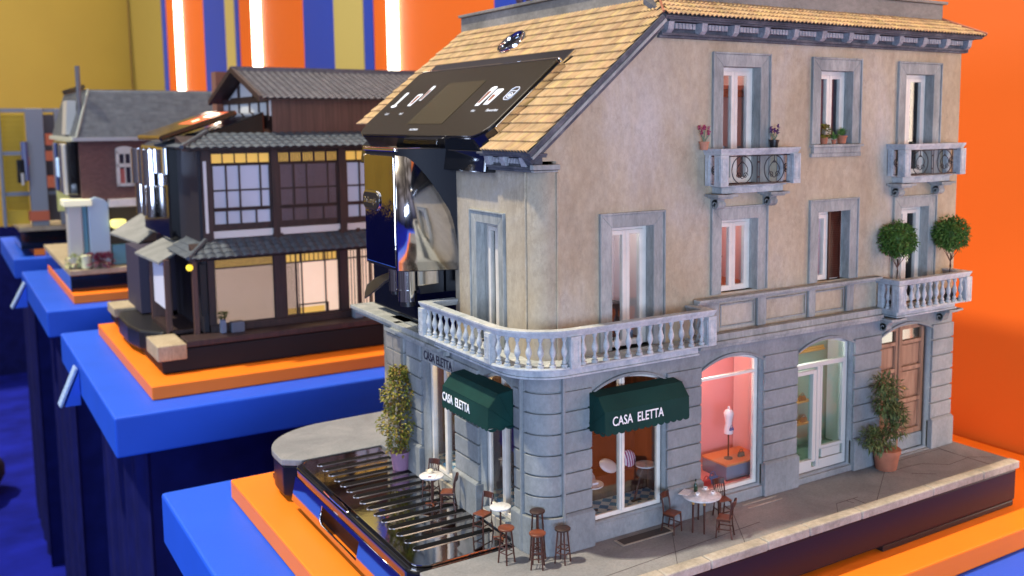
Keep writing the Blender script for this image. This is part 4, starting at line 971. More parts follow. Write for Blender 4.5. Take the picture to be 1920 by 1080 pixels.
# badge
bd=MB();by,bz,bw,bh=1.765,2.235,.155,.062
def stad(r): return [(by+(bw-bh)*s_+ (bh+r)*math.cos(a)*1.0,bz+(bh+r)*math.sin(a)) for s_,a in [(1,R(-90+15*i)) for i in range(13)]+[(-1,R(90+15*i)) for i in range(13)]]
bg_=MB().prism(stad(.012),'x',xf-.024,xf-.0145).build('badge',M['chrome'],H,bevel=.004)
MB().prism(stad(-.004),'x',xf-.028,xf-.0245).build('badge_face',M['satin'],bg_)
text("De'Longhi",.062,(xf-.0285,by+.128,bz-.020),(0,-1,0),(0,0,1),M['chrome'],bg_,sx=.95,depth=.001,bold=.0008)
# coffee spout and milk lever
sp=MB();sp.cyl((-.25,1.40,1.60),(-.25,1.40,1.75),.078,n=28);sp.cyl((-.25,1.40,1.515),(-.25,1.40,1.598),.068,n=28)
so=sp.build('spout',M['chrome'],H,smooth=True)
MB().cyl((-.25,1.40,1.478),(-.25,1.40,1.514),.054,n=20).build('nozzle',M['satin'],so,smooth=True)
MB().cyl((-.25,1.40,1.599),(-.25,1.40,1.604),.082,n=24).build('spout_ring',M['chrome'],so,smooth=True)
q=MB();q.box(-.20,-.02,1.35,1.45,1.625,1.748);q.build('spout_bracket',M['chrome'],so,bevel=.006)
MB().box(-.14,.05,1.42,1.9,1.55,1.75).build('spout_back',M['satin'],so)
lv=MB()
lp=[(-.25,1.62,1.685),(-.26,1.70,1.675),(-.27,1.80,1.65),(-.28,1.92,1.61),(-.285,2.02,1.565),(-.29,2.08,1.54)];ww=[.035,.05,.06,.065,.06,.03];hh=[.03,.06,.10,.125,.12,.05]
vs=[];fs=[]
for (x,y,z),w_,h_ in zip(lp,ww,hh): vs+= [(x-w_*.4,y-w_*.2,z+.01),(x+w_,y+w_*.4,z+.02),(x+w_*.6,y+w_*.4,z-h_*.6),(x-w_*1.2,y-w_*.4,z-h_)]
for i in range(len(lp)-1):
    for k in range(4): fs.append((i*4+k,i*4+(k+1)%4,i*4+4+(k+1)%4,i*4+4+k))
fs+= [(0,1,2,3),tuple(range(len(vs)-4,len(vs)))[::-1]]
lv.add(vs,fs);lv.build('milk_lever',M['satin'],H,bevel=.012,smooth=True)
q=MB();q.cyl((-.25,1.62,1.56),(-.25,1.62,1.76),.048,n=18);q.build('lever_pivot',M['darkchrome'],H,smooth=True)
MB().cyl((-.25,1.62,1.535),(-.25,1.62,1.559),.034,n=18).build('milk_nozzle',M['satin'],H,smooth=True)

# ---------------------------------------------------------------- drip tray
tx0,tx1,ty0,ty1=-.745,.0,.285,2.735
def tray_poly(o,r=.13,n=8):
    P=[(tx1,ty0+o),(tx1,ty1-o)]
    for cx_,cy_,a0 in ((tx0+o+r,ty1-o-r,90),(tx0+o+r,ty0+o+r,180)):
        for i in range(n+1): a=R(a0+90*i/n);P.append((cx_+r*math.cos(a),cy_+r*math.sin(a)))
    return P
tr=MB().prism(tray_poly(0),'z',-.10,-.012).build('drip_tray',M['black'],H,bevel=.018,seg=3)
MB().prism(tray_poly(.05,.10),'z',-.011,.006).build('tray_grille',M['trayglass'],tr,bevel=.006,seg=3)
cu_=MB();cu_.sweep(tray_poly(.048,.10)[2:],[(-.004,.0),(.004,.0),(.004,.010),(-.004,.010)]);cu_.build('chrome_rim',M['chrome'],tr)
for i in range(15):
    y=2.52-i*(2.52-.60)/14
    # the outermost end of each slot is rounded
    P=[(-.02,y-.033),(-.53,y-.033)]+[(-.555+.045*math.cos(R(270-20*k)),y+.033*math.sin(R(270-20*k))) for k in range(1,9)]+[(-.53,y+.033),(-.02,y+.033)]
    MB().prism(P,'z',.0065,.0085).build('slot',M['slot'],tr)
    q=MB();q.sweep([(-.05,y-.035),(-.53,y-.035)]+[(-.555+.049*math.cos(R(270-20*k)),y+.035*math.sin(R(270-20*k))) for k in range(1,9)],[(-.002,.006),(.002,.006),(.002,.010),(-.002,.010)]);q.build('slot_rim',M['slotrim'],tr)
# chrome face of the tray with a dark finger recess
ft=MB();zt_,zb=-.103,-.30;hy0,hy1=1.22,2.02
plate('tray_front',[[(ty0+.05,zb),(ty1-.06,zb),(ty1-.06,zt_),(ty0+.05,zt_)],[(hy0,-.27),(hy1-.05,-.27),(hy1,-.23),(hy1,-.135),(hy0,-.135),(hy0-.0,-.14)]],.02,Matrix.Translation((tx0+.006,0,-.10))@Matrix.Rotation(R(12),4,'Y')@Matrix.Translation((0,0,.10))@LEFT,plain('tray_front_mirror',(.55,.55,.60),.05,metal=1),tr)
MB().box(tx0+.09,tx0+.35,ty0+.04,ty1-.05,-.376,zt_).build('tray_tub',M['matteblack'],tr)
MB(LEFT).prism([(1.45,.748),(1.62,.752),(1.80,.752),(1.95,.748),(1.95,.730),(1.80,.716),(1.62,.716),(1.45,.730)],'z',-.004,.011).build('grip_notch',M['darkchrome'],tr,bevel=.003)
MB().box(-.58,-.52,.263,.284,-.05,-.012).build('blue_clip',plain('sky_blue_plastic',(.05,.35,.8),.3),tr)

# ================================================================ loose furniture
def proto(build,*a): return build(*a)
def build_chair(slats):
    t=empty('bistro_chair',(0,0,0))
    w=.05;hs=.14
    MB().prism([(-w,-w*.95),(w*.9,-w),(w*.9,w),(-w,w*.95)],'z',hs-.008,hs).build('seat',M['redwood'],t,bevel=.004)
    for x,y in ((.040,-.042),(.040,.042)):
        MB().cyl((x,y,hs-.008),(x+.006,y*1.12,0),.0058,.0042,8).build('leg',M['darkwood'],t,smooth=True)
    for y in (-.040,.040):
        MB().tube([(-.062,y*1.1,0),(-.05,y*1.05,.07),(-.045,y,hs),(-.052,y*1.02,.20),(-.066,y*1.04,.262)],.0056,n=7).build('leg',M['darkwood'],t,smooth=True)
    q=MB();q.box(.036,.044,-.04,.04,.05,.056);q.box(-.05,.04,-.045,-.039,.06,.066);q.box(-.05,.04,.039,.045,.06,.066);q.box(-.05,.04,-.044,-.038,hs-.022,hs-.008);q.box(-.05,.04,.038,.044,hs-.022,hs-.008);q.build('stretcher',M['darkwood'],t)
    b=MB()
    P=[(-.064+.010*math.cos(R(180*(k/8))-math.pi/2)*-1,-.046+.092*k/8) for k in range(9)]
    for k in range(8):
        (xa,ya),(xb,yb)=P[k],P[k+1];b.add([(xa-.004,ya,.225),(xb-.004,yb,.225),(xb+.004,yb,.225),(xa+.004,ya,.225),(xa-.010,ya,.264),(xb-.010,yb,.264),(xb-.002,yb,.264),(xa-.002,ya,.264)],[(0,1,5,4),(2,3,7,6),(4,5,6,7),(0,3,2,1)]+([(0,4,7,3)] if k==0 else [])+([(1,2,6,5)] if k==7 else []))
    b.build('backrest',M['darkwood'],t)
    if slats:
        for y in (-.024,-.008,.008,.024): MB().tube([(-.050,y,hs),(-.052,y,.18),(-.066,y,.226)],.0034,n=6).build('spindle',M['darkwood'],t)
    return t
def put(o,x,y,rz,label,cat,group=None,z=0,s=1):
    o.location=(x,y,z);o.rotation_euler=(0,0,rz);o.scale=(s,s,s);return tag(o,label,cat,group)
ch1=build_chair(False);ch2=build_chair(True)
face=lambda dx,dy: math.atan2(dy,dx)
GC='bistro chairs outside the cafe'
put(ch1,1.005,-.115,face(.30,-.95),'brown bistro chair left of the round marble table, next to the cafe door','chair',GC)
put(copy_tree(ch1),1.25,-.37,face(-.60,.80),'brown bistro chair nearest the kerb, right of the marble table','chair',GC)
put(copy_tree(ch1),-.095,.585,face(-.93,-.36),'brown bistro chair at the small empty table by the corner','chair',GC,z=.0085)
put(copy_tree(ch1),-.115,1.085,face(-.84,.54),'brown bistro chair on the drip tray, turned to the table with the paper','chair',GC,z=.0085)
put(ch2,1.455,-.125,face(-.2,-.98),'brown spindle-back chair between the marble table and the pink shop window','chair',GC)
put(copy_tree(ch2),-.105,1.395,face(-.80,-.60),'brown spindle-back chair behind the table with the paper, beside the shop window','chair',GC,z=.0085)
def build_stool(seatmat,h=.222):
    t=empty('bar_stool',(0,0,0))
    MB().lathe([(.046,h-.014),(.050,h-.010),(.050,h-.003),(.046,h)],n=22).build('seat',M[seatmat],t,smooth=True)
    for i in range(4):
        a=R(45+90*i);MB().cyl((.030*math.cos(a),.030*math.sin(a),h-.012),(.050*math.cos(a),.050*math.sin(a),0),.0055,.0048,8).build('leg',M['darkwood'],t,smooth=True)
    for z,r in ((.06,.045),(.095,.041)):
        q=MB()
        for i in range(4):
            a=R(45+90*i);b=R(135+90*i);q.cyl((r*math.cos(a),r*math.sin(a),z+.006*(i%2)),(r*math.cos(b),r*math.sin(b),z+.006*(i%2)),.0032,n=6)
        q.build('footrest',M['darkwood'],t)
    return t
GS='bar stools at the rounded corner'
st1=build_stool('redwood');st2=build_stool('blackwood');st3=build_stool('blackwood',.33)
put(st1,-.175,.105,.3,'bar stool with red-brown seat farthest left, its shadow on the lit sidewalk','stool',GS,s=1.06)
put(copy_tree(st1),-.05,-.075,.9,'bar stool with red-brown seat in the middle of the front row','stool',GS,s=1.06)
put(st3,.012,.028,.35,'tall dark bar stool behind the others, against the rounded corner','stool',GS)
put(st2,.125,-.095,.5,'dark seated bar stool farthest right, in front of the corner blocks','stool',GS,s=1.04)
def table(x,y,r,h,label,four=False):
    t=empty('marble_table',(x,y,0),label,'table','marble tables outside the cafe')
    MB().lathe([(r-.004,h-.012),(r,h-.008),(r,h-.002),(r-.003,h)],(x,y,0),n=30).build('tabletop',M['marble'],t,smooth=True)
    if four:
        for a in (200,238,60,330):
            px,py=x+(r-.018)*math.cos(R(a)),y+(r-.018)*math.sin(R(a))
            l_=MB().cyl((px,py,h-.012),(px+.006*math.cos(R(a)),py+.006*math.sin(R(a)),0),.0085,.006,10).build('leg',M['darkwood'],t,smooth=True)
            MB().cyl((px,py,h-.03),(px,py,h-.011),.0095,n=10).build('brass_collar',M['brass'],l_,smooth=True)
    else:
        MB().cyl((x,y,.012),(x,y,h-.012),.008,.006,10).build('leg',M['darkwood'],t,smooth=True)
        q=MB()
        for a in (20,140,260): q.bar((x,y,.018),(x+.05*math.cos(R(a)),y+.05*math.sin(R(a)),.012),.010,.007)
        q.build('foot',M['redwood'],t)
    return t
table(1.225,-.165,.135,.232,'large round marble table with bottle and cups in front of the pink shop',True)
table(-.035,.435,.072,.232,'small empty round marble table beside the corner stools')
table(-.17,1.235,.090,.232,'small round marble table with a white paper, by the shop window on the drip tray')
def cup(x,y,z,label):
    t=empty('coffee_cup',(x,y,z),label,'cup','coffee cups on the marble table')
    MB().lathe([(.010,0),(.025,.004),(.027,.006),(.012,.005)],(x,y,z),n=18).build('saucer',M['china'],t,smooth=True)
    c=MB().lathe([(.007,.005),(.012,.010),(.015,.022),(.0135,.022),(.011,.012)],(x,y,z),n=16).build('cup_body',M['china'],t,smooth=True)
    MB().cyl((x,y,z+.016),(x,y,z+.018),.0128,n=14).build('coffee',M['coffee'],t)
    MB().tube([(x+.014,y,z+.019),(x+.022,y,z+.018),(x+.021,y,z+.011),(x+.013,y,z+.011)],.0018,n=5).build('cup_handle',M['china'],t)
cup(1.185,-.165,.233,'white coffee cup beside the green bottle')
cup(1.30,-.115,.233,'white coffee cup nearest the pink shop window')
cup(1.29,-.205,.233,'white coffee cup at the right edge of the marble table')
bt=MB().lathe([(.012,0),(.0135,.004),(.0135,.045),(.010,.056),(.0048,.066),(.0044,.086),(.0052,.087),(.0052,.092),(.001,.092)],(1.225,-.10,.233),n=16).build('bottle',M['bottle'],smooth=True);tag(bt,'dark green bottle standing on the marble table','bottle')
def sheet(x,y,z,a,w,h,label,name='menu'):
    o=MB(Matrix.Translation((x,y,z))@Matrix.Rotation(a,4,'Z')).box(-w,w,-h,h,0,.0022).build(name,M['paper']);return tag(o,label,name)
sheet(1.155,-.075,.2335,.5,.058,.035,'printed menu lying on the marble table, overhanging its left edge')
o=sheet(-.20,1.20,.2335,.9,.045,.040,'white folded paper with a small dark picture on the small marble table','newspaper')
MB(Matrix.Translation((-.20,1.20,.2358))@Matrix.Rotation(.9,4,'Z')).box(-.014,.014,-.012,.012,0,.0008).build('printed_picture',plain('print_dark',(.22,.12,.2),.6),o)
o=MB().lathe([(.018,0),(.022,.004),(.020,.020),(.010,.026)],(-.155,1.285,.233),n=14).build('bread_roll',plain('cream_roll',(.7,.62,.45),.7),smooth=True);tag(o,'round cream roll beside the paper on the small marble table','bread roll')
# cafe furniture behind the glass
def cushion(x,y,z,mat,label,rz=0,s=1,tilt=55):
    o=MB(Matrix.Translation((x,y,z))@Matrix.Rotation(rz,4,'Z')@Matrix.Rotation(R(tilt),4,'X')).ball((0,0,0),.07*s,16,10,(1,1,.32)).build('cushion',mat,smooth=True);return tag(o,label,'cushion')
mstr,n_,l_,p_=nt('striped_cloth');t_=n_.new('ShaderNodeTexCoord');w_=n_.new('ShaderNodeTexWave');w_.inputs['Scale'].default_value=14;w_.inputs['Distortion'].default_value=1.5;r_=n_.new('ShaderNodeValToRGB');r_.color_ramp.interpolation='CONSTANT';r_.color_ramp.elements[0].color=(.75,.72,.78,1);r_.color_ramp.elements[1].color=(.30,.05,.20,1);r_.color_ramp.elements[1].position=.5
l_.new(t_.outputs['Object'],w_.inputs[0]);l_.new(w_.outputs[0],r_.inputs[0]);l_.new(r_.outputs[0],p_.inputs['Base Color'])
cushion(1.03,.42,.36,mstr,'pink and white striped cushion on the cafe bench',.1,.9,70)
cushion(.83,.40,.35,plain('white_cushion_cloth',(.7,.68,.72),.8),'white cushion on the cafe bench behind the door post',.2,1.0,30)
cushion(.64,.36,.31,plain('pale_blue_cloth',(.45,.55,.65),.8),'pale blue cushion hanging over the cafe bench edge',.3,.8,60)
t=empty('cafe_table',(.56,.22,.128),'small round cafe table just inside the glass, at the left','table','cafe tables behind the glass')
MB().lathe([(.085,.318),(.088,.323),(.088,.328)],(.56,.22,0),n=24).build('tabletop',M['marble'],t,smooth=True);MB().cyl((.56,.22,.135),(.56,.22,.318),.008).build('leg',M['darkwood'],t)
MB().box(.51,.61,.21,.23,.129,.138).build('foot',M['darkwood'],t);MB().box(.53,.60,.19,.26,.329,.342).build('folded_napkin',M['paper'],t)
t=empty('cafe_table',(.96,.24,.128),'cafe table with a slanting leg just inside the glass, at the right','table','cafe tables behind the glass')
MB().lathe([(.075,.350),(.078,.354),(.078,.360)],(1.06,.26,0),n=24).build('tabletop',M['marble'],t,smooth=True);MB().cyl((.93,.22,.135),(1.04,.26,.350),.008).build('leg',M['darkwood'],t)
MB().box(.90,.98,.20,.22,.129,.138).build('foot',M['darkwood'],t)

# ================================================================ plants
def pot(prof,c,mat,t,name='pot'):
    p=MB().lathe(prof,c,n=26).build(name,M[mat],t,smooth=True);MB().cyl((c[0],c[1],c[2]+prof[-1][1]-.012),(c[0],c[1],c[2]+prof[-1][1]-.006),prof[-1][0]*.92,n=18).build('soil',M['soil'],t);return p
def rnd(): return random.uniform(-1,1)
# cone bush in a mauve pot on the drip tray
c=(-.06,2.07,.006);t=empty('potted_bush',c,'tall cone-shaped yellow-green bush in a mauve pot on the drip tray','potted plant')
pot([(.060,0),(.064,.004),(.078,.13),(.085,.132),(.086,.152),(.078,.152)],c,'mauve',t)
m=MB();random.seed(11)
for i in range(2400):
    h=random.random()**.8;z=c[2]+.145+h*.70;rad=(.055+.13*math.sin(min(1,(h+.12)*1.6)*math.pi*.5)*(1-h)**.55)
    rad*=1+.22*math.sin(h*17+2);a=random.uniform(0,6.283);r_=rad*random.random()**.35
    p=(c[0]+r_*math.cos(a),c[1]+r_*math.sin(a),z);m.leaf(p,(math.cos(a)+rnd()*.7,math.sin(a)+rnd()*.7,rnd()*.8),(0,0,1),random.uniform(.022,.036),random.uniform(.016,.026),u=random.random()*400)
for br in range(7):
    a=random.uniform(0,6.28);h=random.uniform(.1,.7)
    for k in range(14): m.leaf((c[0]+(.10+.006*k)*math.cos(a)*(1-h*.4),c[1]+(.10+.006*k)*math.sin(a)*(1-h*.4),c[2]+.15+h*.6+.008*k),(rnd(),rnd(),rnd()),(0,0,1),.028,.02,u=random.random()*400)
m.build('foliage',M['leafA'],t,fixn=False)
m=MB();m.tube([(c[0],c[1],c[2]+.14),(c[0]+.006,c[1],.4),(c[0],c[1]+.005,.66),(c[0],c[1],.80)],.006,taper=.002)
for i in range(22):
    z=.18+i*.027;a=i*2.4;m.tube([(c[0],c[1],z),(c[0]+.08*math.cos(a)*(1-i/26),c[1]+.08*math.sin(a)*(1-i/26),z+.05)],.002,n=4)
m.build('stem',M['bark'],t)
# spiral bush in a terracotta pot by the wooden door
c=(3.215,-.115,0);t=empty('potted_bush',c,'spiral clipped green bush in a terracotta pot beside the wooden door','potted plant')
pot([(.078,0),(.082,.004),(.105,.135),(.112,.137),(.114,.168),(.102,.170)],c,'terra',t)
m=MB();random.seed(5)
path_=[(-.10,-.0,.25,.13),(-.19,0,.29,.10),(-.02,0,.28,.13),(.09,0,.33,.12),(.13,.0,.42,.09),(.08,.0,.48,.085),(-.02,0,.52,.10),(-.03,0,.60,.125),(.02,0,.66,.12),(-.08,0,.72,.10)]
for i in range(2400):
    q=random.choice(path_);v=Vector((rnd(),rnd(),rnd()));v=v.normalized()*random.random()**.4
    p=(c[0]+q[0]+v.x*q[3],c[1]+q[1]+v.y*q[3]*.8,q[2]+v.z*q[3]*.75);m.leaf(p,(v.x+rnd()*.6,v.y+rnd()*.6,v.z+rnd()*.5),(0,0,1),random.uniform(.035,.06),random.uniform(.010,.016),u=random.random()*400)
m.build('foliage',M['leafC'],t,fixn=False)
m=MB();m.tube([(c[0],c[1],.15),(c[0]-.06,c[1],.26),(c[0]+.05,c[1]+.01,.36),(c[0],c[1],.46),(c[0]-.04,c[1],.6)],.008,taper=.003)
for i in range(26):
    q=path_[i%10];m.tube([(c[0]+q[0]*.5,c[1],q[2]),(c[0]+q[0]+rnd()*q[3],c[1]+rnd()*q[3]*.8,q[2]+rnd()*q[3]*.6)],.0022,n=4)
m.build('stem',M['bark'],t)
# two ball trees on the lower right balcony
def ball_tree(x,y,zc,r,label,seed):
    t=empty('ball_tree',(x,y,1.293),label,'potted tree','ball trees on the lower right balcony');random.seed(seed)
    pot([(.045,0),(.05,.004),(.058,.085),(.062,.087),(.062,.10)],(x,y,1.293),'satin',t)
    m=MB();cl=[(rnd(),rnd(),rnd()) for _ in range(26)]
    for i in range(1700):
        v=Vector((random.gauss(0,1),random.gauss(0,1),random.gauss(0,1))).normalized();lump=max(v.dot(Vector(q).normalized()) for q in cl)
        rr_=r*(.74+.36*max(0,lump-.72)/.28)*random.uniform(.74,1.04)
        p=Vector((x,y,zc))+v*rr_;m.leaf(p,(v.x+rnd()*.8,v.y+rnd()*.8,v.z+rnd()*.8),(rnd(),rnd(),1),random.uniform(.020,.032),random.uniform(.014,.022),u=random.random()*400)
    for i in range(90):
        v=Vector((rnd(),rnd(),rnd()+.3)).normalized();m.leaf(Vector((x,y,zc))+v*r*random.uniform(1.0,1.18),(v.x+rnd()*.4,v.y+rnd()*.4,v.z+rnd()*.4),(0,0,1),.028,.015,u=random.random()*400)
    m.ball((x,y,zc),r*.70,14,10);m.uv[-140:]=[[(3.5,.5)]*4 for _ in range(140)]
    m.build('foliage',M['leafB'],t,fixn=False)
    m=MB();m.tube([(x+.005,y,1.37),(x-.006,y,1.50),(x+.004,y,1.60),(x,y,1.70)],.009,taper=.007)
    for a in (0,1.4,2.7,4.1,5.3): m.tube([(x,y,1.63),(x+.03*math.cos(a),y+.03*math.sin(a),1.68),(x+.08*math.cos(a),y+.08*math.sin(a),1.76)],.004,n=5,taper=.002)
    m.build('trunk',M['bark'],t,smooth=True)
ball_tree(3.325,-.075,1.852,.132,'round clipped tree on the lower right balcony, left of the pair',21)
ball_tree(3.985,-.085,1.856,.132,'round clipped tree on the lower right balcony, right of the pair against the orange wall',22)
# small pots
def small_pot(x,y,z,s,matn,label,kind):
    t=empty('flower_pot',(x,y,z),label,'potted plant','little pots on rail and sill')
    pot([(.022*s,0),(.024*s,.002),(.030*s,.042*s),(.034*s,.043*s),(.035*s,.054*s),(.031*s,.054*s)],(x,y,z),matn,t)
    z0=z+.05*s;m=MB();st=MB();random.seed(int(x*1000))
    if kind in('flowerP','flowerV'):
        for i in range(8):
            a=i*.8;d=.012+.024*random.random();hx,hy=x+d*math.cos(a)*1.2,y+d*math.sin(a);hz=z0+.05+.045*random.random()
            st.tube([(x,y,z0-.01),(hx,hy,hz)],.0016,n=4)
            for k in range(18): m.leaf((hx+rnd()*.006,hy+rnd()*.006,hz-.01+.03*k/18),(rnd(),rnd(),.8),(0,0,1),.016,.010,u=random.random()*400)
            for k in range(6): st.leaf((x+(hx-x)*k/6,y+(hy-y)*k/6,z0+(hz-z0)*k/8),(math.cos(a+rnd()),math.sin(a+rnd()),.7),(0,0,1),.03,.008)
        m.build('flowers',M[kind],t,fixn=False);st.build('stems',M['greyleaf'],t,fixn=False)
    elif kind=='round':
        for i in range(260):
            v=Vector((rnd(),rnd(),rnd()));m.leaf((x+v.x*.042,y+v.y*.035,z0+.045+v.z*.045),(v.x,v.y,v.z+.3),(0,0,1),.022,.018,u=random.random()*400)
        m.build('foliage',M['leafA'],t,fixn=False)
    else:
        for i in range(46):
            a=random.uniform(0,6.28);el=random.uniform(.35,1.3);L=random.uniform(.06,.10)
            m.leaf((x,y,z0),(math.cos(a),math.sin(a)*.8,el),(0,0,1),L,.013,u=random.random()*400,curl=.1)
        m.build('foliage',M['leafD'],t,fixn=False)
small_pot(1.36,.0,2.357+.25,1.05,'terra2','pink flowers in a pale terracotta pot on the left end of the upper balcony rail','flowerP')
small_pot(2.02,.0,2.357+.25,1.12,'satin','violet flowers in a black pot beside the upper balcony window','flowerV')
small_pot(2.60,.06,2.626,1.0,'terra','round yellow-green plant in a terracotta pot on the left of the window sill','round')
small_pot(2.80,.06,2.626,1.15,'terra','spiky fresh green plant in a terracotta pot on the right of the window sill','spiky')
small_pot(2.675,.03,2.626,.6,'terra','tiny leafy plant between the two pots on the window sill','spiky')

# ================================================================ the timber house behind
def tile_mat(n,cols): return byuv(n,cols,.65,noise=.2)
M['gtile']=tile_mat('grey_blue_roof_tiles',[(.045,.062,.088),(.06,.08,.108),(.075,.095,.12),(.052,.07,.095)])
M['gtile2']=tile_mat('grey_weathered_roof_tiles',[(.085,.09,.112),(.105,.11,.135),(.125,.13,.152),(.095,.10,.12)])
M['jwood']=wood('dark_stained_timber',(.014,.008,.010),(.038,.018,.019),20)
M['jplank']=wood('brown_planking',(.06,.028,.024),(.11,.055,.045),12,(3,3,.1))
M['shoji']=plain('lit_paper',(.42,.36,.34),.9,emit=(1,.68,.46),es=.75,var=.18,vs=1.6)
M['shojiB']=plain('pale_lit_paper',(.34,.38,.52),.9,emit=(.70,.78,1),es=.13,var=.12,vs=1.2)
M['shojiC']=plain('dim_violet_paper',(.17,.15,.20),.9,emit=(.8,.6,.7),es=.05,var=.3,vs=1.5)
M['amber']=plain('amber_lit_paper',(.60,.42,.12),.9,emit=(1,.56,.10),es=.50)
M['plaster']=plain('white_infill_plaster',(.60,.63,.66),.8)
M['tan']=stone('pale_path_stone',(.34,.28,.19),(.43,.36,.25),(.50,.43,.31),2)
M['canopy']=stone('grey_canopy_board',(.16,.17,.17),(.21,.22,.22),(.26,.27,.27),2,contrast=.2)
def rib_screen(T,u0,u1,z0,z1,mat,par,nrib=26,name='screen',d=.0):
    o=MB(T).box(u0,u1,d-.02,d-.004,z0,z1).build(name,M[mat],par);m=MB(T)
    for i in range(nrib): x=u0+(u1-u0)*(i+.5)/nrib;m.box(x-.006,x+.006,d-.004,d+.006,z0,z1)
    if nrib: m.build('ribs',M['jplank'],o)
    return o
def grid_frame(T,u0,u1,z0,z1,us,zs,par,w=.03,name='lattice_frame',d=0,b=.02):
    m=MB(T);m.box(u0,u0+w,d,d+b,z0,z1);m.box(u1-w,u1,d,d+b,z0,z1);m.box(u0+w,u1-w,d,d+b,z0,z0+w);m.box(u0+w,u1-w,d,d+b,z1-w,z1)
    for u in us: m.box(u-w*.4,u+w*.4,d,d+b*.8,z0+w,z1-w)
    for z in zs: m.box(u0+w,u1-w,d,d+b*.7,z-w*.4,z+w*.4)
    return m.build(name,M['jwood'],par)
J=empty('miniature_timber_house',(1.9,10,-.38),'dark timber miniature house with glowing paper screens and grey tiled roofs, behind the townhouse','model house')
YJ=8.42;TJ=Matrix.Translation((0,YJ,0))@LONG
MB().box(-.80,4.6,7.97,12.3,-.372,-.07).build('base',M['matteblack'],J,bevel=.02)
for q in ((-.72,4.5,8.05,8.6),(-.72,4.5,11.5,12.2),(-.74,-.4,8.9,9.2)): MB().box(q[0],q[1],q[2],q[3],-.379,-.3725).build('foot',M['satin'],J)
MB().box(-.86,-.50,7.93,8.70,-.20,.0).build('path_stone',M['tan'],J,bevel=.015)
MB().box(-.92,-.55,11.0,11.7,-.12,.02).build('path_stone',M['tan'],J,bevel=.015)
MB().prism([(-.62,8.95),(-.85,9.3),(-.92,9.8),(-.92,10.6),(-.85,10.95),(-.5,11.0),(-.3,8.95)],'z',-.30,-.02).build('drip_tray',M['satin'],J,bevel=.03)
MB().box(-.49,4.55,7.96,8.40,-.06,.02).build('deck',M['jwood'],J,bevel=.01)
MB().box(-.10,4.5,8.34,8.44,.02,.11).build('plinth_beam',M['jwood'],J)
# storey bodies
MB().box(-.10,4.5,YJ+.03,11.9,.0,2.50).build('wall',M['jwood'],J)
w_=MB();w_.box(-.16,-.101,YJ+.02,10.2,.0,2.45);w_.build('wall',plain('near_black_timber',(.012,.011,.020),.6),J)
for x0,x1,w in ((-.10,-.02,0),(.79,.93,0),(1.73,1.84,0),(2.0,2.05,0),(2.75,2.88,0),(3.8,3.92,0)):
    MB(TJ).box(x0,x1,-.03,.04,.02,1.30).build('post',M['jwood'],J)
rib_screen(TJ,-.02,.79,.12,.86,'shoji',J,34);rib_screen(TJ,-.02,.79,.88,1.0,'amber',J,34)
rib_screen(TJ,.93,1.15,.12,.86,'shoji',J,9);rib_screen(TJ,1.15,1.73,.12,.86,'shoji',J,0);rib_screen(TJ,.93,1.73,.88,1.0,'amber',J,12);rib_screen(TJ,.93,1.5,.12,.22,'amber',J,0,d=.004)
grid_frame(TJ,.93,1.73,.11,1.02,(1.10,1.18,1.52),(.87,),J,.025);grid_frame(TJ,-.02,.79,.10,1.02,(),(.87,),J,.02);grid_frame(TJ,1.12,1.55,.11,.27,(),(),J,.018,d=.01)
rib_screen(TJ,1.84,2.75,.12,1.0,'shoji',J,20);grid_frame(TJ,1.84,2.75,.11,1.02,(2.2,2.5),(.87,),J,.025)
rib_screen(TJ,2.88,3.8,.12,1.0,'shoji',J,20)
# upper floor
for x0,x1 in ((-.12,-.0),(.80,.895),(1.76,1.86),(2.72,2.82),(3.7,3.8)): MB(TJ).box(x0,x1,-.03,.045,1.24,2.50).build('post',M['jwood'],J)
MB(TJ).box(-.0,.80,-.03,.02,1.28,1.375).build('white_sill_panel',M['plaster'],J);MB(TJ).box(.895,1.76,-.03,.02,1.28,1.375).build('white_sill_panel',M['plaster'],J);MB(TJ).box(1.86,2.72,-.03,.02,1.28,1.375).build('white_sill_panel',M['plaster'],J)
for k,(u0,u1) in enumerate(((.0,.80),(.895,1.76),(1.86,2.72),(2.82,3.7))):
    mt='shojiB' if k!=1 else 'shojiC'
    w=MB(TJ).box(u0,u1,-.03,.0,1.38,1.44).build('window',M['jwood'],J)
    rib_screen(TJ,u0,u1,1.68,2.26,mt,w,0 if k!=1 else 34,'pane');rib_screen(TJ,u0,u1,1.46,1.66,mt,w,0 if k!=1 else 34,'pane');rib_screen(TJ,u0,u1,2.29,2.41,'amber',w,0 if k!=1 else 30,'pane')
    W4=(u1-u0)
    grid_frame(TJ,u0,u1,1.66,2.28,(u0+W4*.25,u0+W4*.47,u0+W4*.82),(1.92,),w,.03);grid_frame(TJ,u0,u1,1.44,1.67,(u0+W4*.24,u0+W4*.47,u0+W4*.73),(),w,.03);grid_frame(TJ,u0,u1,2.27,2.43,[u0+W4*i/5 for i in range(1,5)],(),w,.018)
MB(TJ).box(-.10,-.06,.02,.05,1.36,2.32).build('white_plank',M['plaster'],J)
